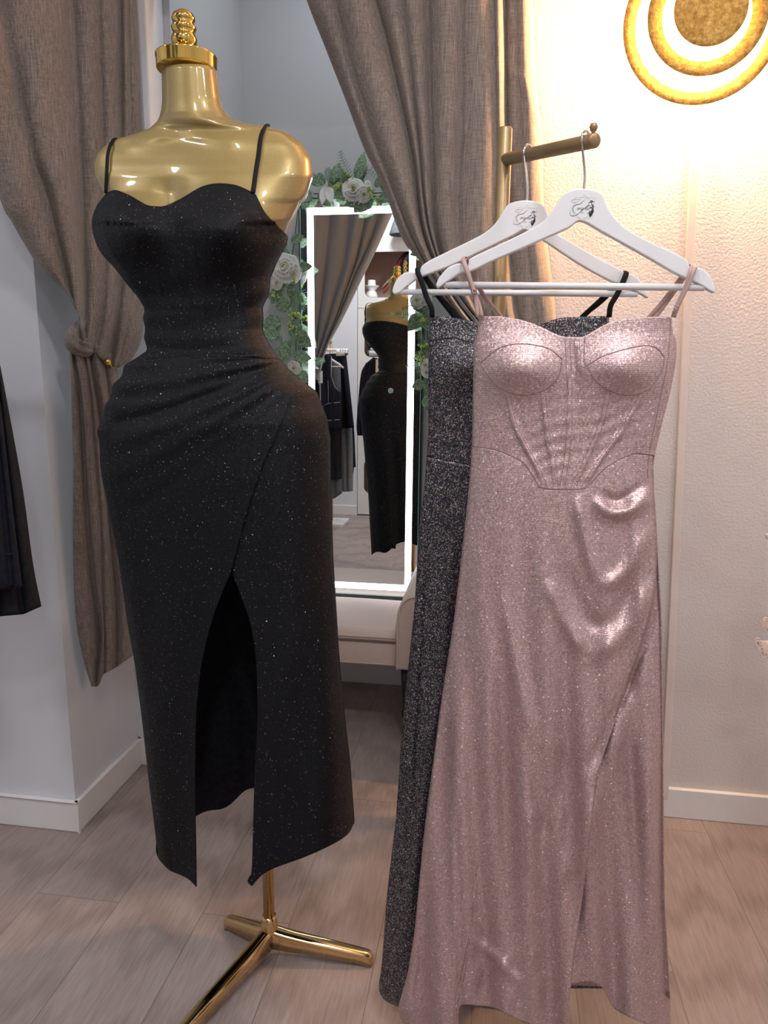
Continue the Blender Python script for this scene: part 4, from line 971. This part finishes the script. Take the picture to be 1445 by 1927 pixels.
lacepatch('body',[(1470,1000),(1500,1000),(1540,1000)],[(1478,1215),(1500,1222),(1540,1215)],[(1470,1000),(1462,1100),(1478,1215)],[(1540,1000),(1540,1215)])
#@@PART4
# ------------------------------------------------------------------ what stands behind the viewer (seen in the mirror)
def rrect(x0,y0,x1,y1,r,n=6):
    o=[]
    for cx,cy,a0 in ((x1-r,y1-r,0),(x0+r,y1-r,PI/2),(x0+r,y0+r,PI),(x1-r,y0+r,3*PI/2)):
        for i in range(n+1): a=a0+PI/2*i/n; o.append((cx+r*math.cos(a),cy+r*math.sin(a)))
    return o
YF=-1.0; YV=2*YM-YF
cx0=PR(673,700,YV).x; w0=PR(685,700,YV).x; w1=w0+.50
zt=lambda y:PR(700,y,YV).z
cab=empty('display_cabinet',(cx0+.3,YF-.2,0),'white display cabinet with rounded niches, reflected in the mirror','cabinet')
nz=[(zt(560),zt(474)),(zt(672),zt(589)),(zt(852),zt(760)),(zt(930),zt(865))]
holes=[rrect(w0,a,w1,b_,.055) for a,b_ in nz]+[rrect(w1+.06,a,w1+.5,b_,.055) for a,b_ in nz]
fill2d('front_panel',[[(cx0,0.01),(cx0+1.45,0.01),(cx0+1.45,2.78),(cx0,2.78)]]+holes,lambda x,y:Vector((x,YF-.02,y)),.02,'cabinet_white',cab)
b=MB(); b.box((cx0,YF-.4,.01),(cx0+1.45,YF-.38,2.78)); b.box((cx0,YF-.4,.01),(cx0+.01,YF-.02,2.78)); b.box((cx0+1.44,YF-.4,.01),(cx0+1.45,YF-.02,2.78)); obj('carcass',b,'taupe_panel',cab,smooth=False)
for a,b_ in nz:
    b=MB(); b.box((cx0+.01,YF-.38,a-.012),(cx0+1.44,YF-.021,a)); obj('shelf',b,'taupe_panel',cab,smooth=False)
b=MB(); zz=zt(579); b.box((cx0,YF,zz-.003),(cx0+1.45,YF+.002,zz)); obj('panel_joint',b,'taupe_panel',cab,smooth=False)
grp='bags leaning in the upper niche'
def bag(px0,py0,lean,ln,th,mt,label,Yv,kind='shoulder_bag'):
    c=PR(px0,py0,Yv); b=MB(); a=math.radians(lean); al=Vector((math.cos(a),0,math.sin(a))); nn=Vector((-al.z,0,al.x)); vs=[]
    for i in range(13):
        t=i/12
        for j in range(14):
            q=2*PI*j/14; r=math.sin(PI*min(.97,t*.94+.03))**.4
            vs.append(c+al*(t*ln)+nn*(th*r*math.cos(q))+Vector((0,.06*r*math.sin(q),0)))
    b.grid(vs,13,14,closed=True); b.f.append(tuple(range(14))); b.m.append(0); b.f.append(tuple(range(12*14,13*14))); b.m.append(0)
    root=empty(kind,c,label,'bag',grp); obj('body',b,mt,root)
    return root,c,al,nn
s3=lambda x,y:(640+x/4.589,380+y/4.589)
bag(*s3(370,790),48,.22,.014,'rust_leather','rust orange flat bag lowest of the leaning stack in the mirror niche',6.3)
bag(*s3(365,745),42,.22,.014,'tan_leather','tan flat bag between the green and the rust bag in the mirror niche',6.32)
bag(*s3(385,700),26,.20,.014,'green_leather','dark green flat bag above the tan one in the mirror niche',6.34)
r_,c,al,nn=bag(*s3(490,600),62,.17,.036,'red_leather','round dark red bag on top of the leaning stack in the mirror niche',6.36)
r_,c,al,nn=bag(*s3(535,640),75,.22,.036,'black_plastic','black bag with a gold chain beside the red bag in the mirror niche',6.3)
b=MB()
for i in range(14):
    q=PR(*s3(562+8*math.sin(i*1.3),520+i*8),6.18); b.tube([q+Vector((math.cos(t)*.009,.0,math.sin(t)*.012)) for t in np.linspace(0,2*PI,9)],.003,5)
obj('gold_chain',b,'gold_chrome',r_)
c=PR(*s3(262,815),6.3); b=MB()
b.lathe([(.05,0),(.055,.02),(.045,.05),(.03,.07),(.06,.10),(.065,.108),(.035,.11),(.032,.155),(.001,.16)],(c.x+.01,c.y,nz[0][0]),20); tag(obj('hat_ornament',b,'white_cloth',loc=(c.x+.01,c.y,nz[0][0])),'small off-white ornament with a hat at the left of the upper mirror niche','ornament')
for k,(y0,h,mt,lb) in enumerate(((0,.075,'grey_knit','lower folded dark grey garment in the second mirror niche'),(.077,.075,'grey_denim','upper folded dark grey garment with a white tag in the second mirror niche'))):
    b=MB(); z=nz[1][0]+y0; vs=[]
    for i in range(13):
        t=i/12; x=w0+.02+t*.40
        for j in range(12):
            a=2*PI*j/12; vs.append((x,YF-.15+.12*math.cos(a),z+h/2+h*.48*math.sin(a)*(1+.12*math.sin(i*1.7+k)*(math.sin(a)>0))))
    b.grid(vs,13,12,closed=True); b.f.append(tuple(range(12))); b.m.append(0); b.f.append(tuple(range(144,156))); b.m.append(0)
    rr=empty('folded_garment',(w0+.2,YF-.15,z),lb,'clothing'); obj('cloth',b,mt,rr)
    if k: b=MB(); b.box((w0+.14,YF-.03,z+.028),(w0+.21,YF-.022,z+.052)); obj('tag',b,'white_cloth',rr,smooth=False)
# hats / scarf hung high
c=PR(752,422,6.1); b=MB(); b.lathe([(.0,.07),(.035,.06),(.06,.0),(.085,-.08),(.08,-.085),(.05,.0),(.0,.05)],c,24); b.tube([c+Vector((0,0,.08)),c+Vector((0,-.0,.2)),(c.x,YF-.0,c.z+.2)],.006,8)
tag(obj('hanging_cap',b,'pale_denim',loc=c),'pale cloth cap hung high on the wall in the mirror','hat')
def cloth(Yv,lines,amps,offs,mt,par,name,th=.0025,n=40):
    ls=[[ (x,y) for x,y in l] for l in lines]
    vs=np.linspace(0,1,n); A=[polyat(l,vs) for l in ls]; pts=[]; per=7; nu=0
    for r in range(n):
        row=[]
        for i in range(len(ls)-1):
            for j in range(per+(1 if i==len(ls)-2 else 0)):
                t=j/per; q=A[i][r]*(1-t)+A[i+1][r]*t; d=amps[i]*math.sin(PI*t)+offs[i]*(1-t)+offs[i+1]*t
                row.append(PR(q[0],q[1],Yv-0)+Vector((0,d,0)))
        nu=len(row); pts+=row
    b=MB(); b.grid(pts,n,nu); k=[Vector((p.x,2*(2*YM-Yv)-p.y-.0,p.z)) for p in pts]; b.grid(k,n,nu,flip=True)
    return obj(name,b,mt,par,solid=th)
s4=lambda pts:[(580+a/4.814,600+c/4.814) for a,c in pts]
def mhanger(name,Yv,ctr,half,drop,hookh,label,mt='hanger_white',bar=True,group='white hangers on the mirrored rack'):
    c=PR(*ctr,Yv); r=empty(name,c,label,'hanger',group)
    b=MB(); pts=[]
    for t in np.linspace(-1,1,21):
        pts.append(c+Vector((t*half,0,-drop*abs(t)**1.2-.008*abs(t)**6)))
    b.tube(pts,[.010+.008*math.exp(-(t*3)**2)-.003*abs(t) for t in np.linspace(-1,1,21)],8,flat=.5); obj('hanger_body',b,mt,r)
    if bar: b=MB(); b.tube([pts[1]+Vector((0,0,-.005)),pts[-2]+Vector((0,0,-.005))],.004,8); obj('trouser_bar',b,mt,r)
    b=MB(); b.tube([Vector(x) for x in cr([tuple(c),(c.x,c.y,c.z+hookh*.6),(c.x,c.y-.012,c.z+hookh*.85),(c.x,c.y,c.z+hookh),(c.x,c.y+.014,c.z+hookh*.82)],24)],.002,6); obj('hook',b,'chrome',r)
    return r
YA=5.72
ra=empty('garment_rack',(PR(610,985,YA).x,2*YM-YA-.02,0),'gold rack full of dark clothes seen at the left inside the mirror','rack')
ztp=PR(617,640,YA).z; xp=PR(618,800,YA).x
b=MB(); b.tube([(xp,2*YM-YA-.10,.01),(xp,2*YM-YA-.10,ztp)],.012,14); obj('post',b,'rack_gold',ra)
b=MB(); b.tube([(xp,2*YM-YA-.10,ztp-.012),(xp-.02,2*YM-YA+.36,ztp-.012)],.010,12); obj('arm',b,'rack_gold',ra)
b=MB(); b.box((xp-.16,2*YM-YA-.22,0),(xp+.13,2*YM-YA+.06,.02)); obj('base_plate',b,'white_trim',ra,smooth=False)
mhanger('clothes_hanger',5.42,(598,664),.20,.105,.13,'white hanger with the black top, reflected left in the mirror')
yy=(5.45,5.52,5.59,5.66)
for k,y in enumerate(yy):
    c=PR(606+k*5,656,y); r=empty('clip_hanger',c,['clear clip hanger in the mirror, nearest behind the black top','clear clip hanger in the mirror, second behind the black top','clear clip hanger in the mirror, third behind the black top','clear clip hanger in the mirror, rearmost with the denim skirt'][k],'hanger','clip hangers on the mirrored rack')
    b=MB(); b.box((c.x-.17,c.y-.004,c.z-.02),(c.x+.15,c.y+.004,c.z)); obj('hanger_bar',b,'hanger_white',r)
    for dx in (-.14,.11): b=MB(); b.box((c.x+dx,c.y-.008,c.z-.055),(c.x+dx+.028,c.y+.008,c.z-.005)); obj('clip',b,'hanger_white',r)
    b=MB(); b.tube([Vector(x) for x in cr([(c.x,c.y,c.z),(c.x,c.y,c.z+.05),(c.x-.012,c.y,c.z+.075),(c.x,c.y,c.z+.092),(c.x+.012,c.y,c.z+.078)],20)],.002,6); obj('hook',b,'chrome',r)
g='clothes on the mirrored rack'
r=empty('halter_top',PR(625,700,5.42),'black halter top with grey piping, front of the left mirrored rack','clothing')
cloth(5.42,[s4([(95,330),(105,560),(110,760),(110,985)]),s4([(165,320),(170,500),(180,760),(190,990)]),s4([(205,330),(215,520),(250,620),(295,660),(300,800),(300,1000)])],[.02,.02],[0,.02,0],'navy_cloth',r,'body')
b=MB()
for ln in ([(218,340),(215,520),(250,620),(298,660)],[(120,800),(190,765),(295,755)],[(190,760),(188,560)],[(150,920),(290,912)]): b.tube([PR(*q,5.42)+Vector((0,.030,0)) for q in s4(ln)],.0030,6)
obj('piping',b,'stitch_grey',r)
r=empty('paper_tag',PR(600,710,5.38),'white cardboard price tag hanging in front of the black top in the mirror','tag')
c0,c1=PR(596,698,5.36),PR(607,721,5.36); b=MB(); b.box((c0.x,c0.y,c1.z),(c1.x,c0.y+.002,c0.z)); obj('card',b,'white_cloth',r,smooth=False); b=MB(); b.tube([PR(601,698,5.36),PR(601,672,5.38)],.0012,5); obj('string',b,'stitch_grey',r)
b=MB(); m_=PR(601,708,5.355); b.tube([m_+Vector((math.cos(t)*.008,.003,math.sin(t)*.012)) for t in np.linspace(0,2*PI,12)],.0015,5); obj('printed_mark',b,'ink_black',r)
r=empty('denim_skirt',PR(650,680,5.62),'dark denim skirt clipped on the left mirrored rack','skirt')
cloth(5.62,[s4([(170,318),(190,600),(230,990)]),s4([(270,315),(320,600),(340,990)]),s4([(340,310),(372,600),(413,985)])],[.025,.025],[0,.02,0],'navy_cloth',r,'body'); 
b=MB(); b.tube([PR(*q,5.62)+Vector((0,.022,0)) for q in s4([(172,330),(270,326),(365,318)])],.009,8); obj('waistband',b,'grey_denim',r)
r=empty('long_skirt',PR(625,850,5.5),'long black skirt below the halter top in the mirror','skirt')
cloth(5.5,[s4([(120,940),(150,1200),(190,1450)]),s4([(200,960),(230,1200),(250,1452)]),s4([(300,980),(300,1200),(302,1450)])],[.025,.02],[0,.02,0],'black_cloth',r,'body')
r=empty('grey_dress',PR(625,900,5.56),'mid grey dress hem showing under the black skirt in the mirror','dress')
cloth(5.56,[s4([(100,360),(130,1200),(185,1620)]),s4([(190,360),(240,1300),(245,1622)]),s4([(290,400),(300,1300),(303,1580)])],[.03,.02],[0,.02,0],'grey_denim',r,'body')
r=empty('denim_trousers',PR(655,850,5.68),'washed grey denim trousers at the right of the left mirrored rack','trousers')
cloth(5.68,[s4([(250,600),(290,1200),(305,1560)]),s4([(320,600),(350,1200),(355,1560)]),s4([(360,600),(400,1100),(402,1558)])],[.03,.02],[0,.02,0],'pale_denim',r,'body')
r=empty('dark_trousers',PR(660,850,5.74),'narrow dark trousers last on the left mirrored rack','trousers')
cloth(5.74,[s4([(330,600),(370,1000),(395,1480)]),s4([(360,600),(400,1000),(408,1340)]),s4([(380,700),(412,1000),(428,1345)])],[.02,.015],[0,.015,0],'black_cloth',r,'body')
# grey cubicle curtain beside the viewer
YQ=4.6
CLn=[[(520,340),(530,500),(556,700)],[(580,340),(572,500),(572,694)],[(625,340),(612,500),(590,690)],[(668,340),(650,500),(596,688)],[(700,340),(668,500),(600,690)],[(735,340),(705,440),(660,545),(603,694)],[(765,340),(735,412),(700,488),(670,550),(640,610),(616,656),(606,690),(604,700)]]
r=empty('curtain',PR(600,690,YQ),'smooth grey curtain tied to the side, seen only inside the mirror','curtain')
def cu2(name,lines,am,of,n=60):
    vs=np.linspace(0,1,n); A=[polyat(l,vs) for l in lines]; pts=[]
    for q_ in range(n):
        row=[]
        for i in range(len(lines)-1):
            for j in range(9+(1 if i==len(lines)-2 else 0)):
                t=j/9; q=A[i][q_]*(1-t)+A[i+1][q_]*t; row.append(PR(q[0],q[1],YQ)+Vector((0,am*math.sin(PI*t)+of*(i%2)+.006*math.sin(q[1]/19.+i),0)))
        pts+=row
    b=MB(); b.grid(pts,n,len(row)); return obj(name,b,'grey_lining',r,solid=.003)
cu2('drape',CLn,.035,.02); cu2('tail',[[(560,692),(545,1000)],[(575,690),(565,1000)],[(590,692),(585,1000)],[(603,696),(600,1000)]],.03,.01)
# second rack, right of it
YB=5.6
rb=empty('garment_rack',(PR(740,985,YB).x,2*YM-YB,0),'rack with the black cardigan, hidden behind the reflected dress form','rack')
xb=PR(745,800,YB).x; zb=PR(720,640,YB).z
b=MB(); b.tube([(xb,2*YM-YB-.1,.01),(xb,2*YM-YB-.1,zb),(xb-.02,2*YM-YB+.2,zb)],.011,12); obj('post',b,'rack_gold',rb); b=MB(); b.box((xb-.12,2*YM-YB-.2,0),(xb+.14,2*YM-YB+.1,.015)); obj('base_plate',b,'white_trim',rb,smooth=False)
mhanger('clothes_hanger',5.45,(720,678),.13,.11,.10,'cream wooden hanger holding the black cardigan in the mirror','cream_card',False,'hangers of the right mirrored rack')
c=PR(707,660,5.5); r=empty('clip_hanger',c,'white clip hanger above the black cardigan in the mirror','hanger'); b=MB(); b.box((c.x-.05,c.y-.01,c.z-.045),(c.x+.12,c.y+.01,c.z)); b.box((c.x-.04,c.y-.012,c.z+.0),(c.x+.02,c.y+.012,c.z+.02)); obj('hanger_bar',b,'hanger_white',r)
r=empty('black_cardigan',PR(690,740,5.45),'black cardigan with a long sleeve hanging beside the reflected dress form','cardigan')
cloth(5.45,[s4([(590,350),(520,440),(505,700),(510,830)]),s4([(640,360),(640,500),(640,700),(640,835)]),s4([(760,400),(760,500),(760,700),(760,880)])],[.03,.02],[.01,.02,0],'navy_cloth',r,'body')
cloth(5.42,[s4([(520,410),(480,500),(455,750),(440,960),(447,1054)]),s4([(560,380),(530,520),(505,750),(480,900),(480,1055)]),s4([(600,360),(560,520),(530,700),(500,820),(505,1055)])],[.02,.02],[0,.015,0],'navy_cloth',r,'sleeve')
c0,c1=PR(707,676,5.38),PR(719,701,5.38); b=MB(); b.box((c0.x,c0.y,c1.z),(c1.x,c0.y+.002,c0.z)); obj('neck_label',b,'cream_card',r,smooth=False)
c0,c1=PR(696,751,5.38),PR(703,757,5.38); b=MB(); b.box((c0.x,c0.y,c1.z),(c1.x,c0.y+.002,c0.z)); obj('cuff_label',b,'cream_card',r,smooth=False)
r=empty('glitter_top',PR(693,790,5.5),'silver grey glitter garment hem below the black cardigan in the mirror','clothing')
cloth(5.5,[s4([(500,560),(502,800),(506,1052)]),s4([(540,560),(545,800),(545,1054)]),s4([(640,560),(640,800),(640,1054)])],[.02,.02],[0,.015,0],'pale_denim',r,'body')
r=empty('dark_dress',PR(700,900,5.55),'dark garment hanging lowest on the right mirrored rack','dress')
cloth(5.6,[s4([(560,600),(510,1060),(525,1200)]),s4([(600,600),(560,1060),(560,1205)]),s4([(700,600),(700,1060),(700,1205)])],[.02,.02],[0,.015,0],'black_cloth',r,'body')
# ------------------------------------------------------------------ lights
def area(name,loc,size,power,colr,rot=(0,0,0),shape='DISK',sy=None):
    l=bpy.data.lights.new(name,'AREA'); l.energy=power; l.color=colr; l.shape=shape; l.size=size
    if sy: l.size_y=sy
    o=bpy.data.objects.new(name,l); col.objects.link(o); o.location=loc; o.rotation_euler=rot; return o
NEU=(.955,.965,1.); COOL=(.90,.95,1.)
for x,y,p in ((-.85,-.35,15),(.25,.35,14),(1.3,.3,12),(-2.2,.3,13),(.2,-.75,11)):
    area('ceiling_spot',(x,y,2.74),.22,p,NEU)
area('alcove_fill',(-.40,2.2,2.74),.16,2.6,COOL)
def pt(name,loc,power,colr,r):
    l=bpy.data.lights.new(name,'POINT'); l.energy=power; l.color=colr; l.shadow_soft_size=r; o=bpy.data.objects.new(name,l); col.objects.link(o); o.location=loc
for k in range(8):
    a=2*PI*k/8+.2; pt('lamp_led',(lc0.x+120*sc*math.cos(a),YL-.036,lc0.z+120*sc*math.sin(a)),12,(1.,.58,.29),.006)
wd=bpy.data.worlds.new('world'); scene.world=wd; wd.use_nodes=True; wd.node_tree.nodes['Background'].inputs[0].default_value=(.5,.5,.52,1); wd.node_tree.nodes['Background'].inputs[1].default_value=.05
vs_=scene.view_settings; vs_.view_transform='Standard'; vs_.look='None'; vs_.gamma=1; vs_.exposure=0.; vs_.use_curve_mapping=False
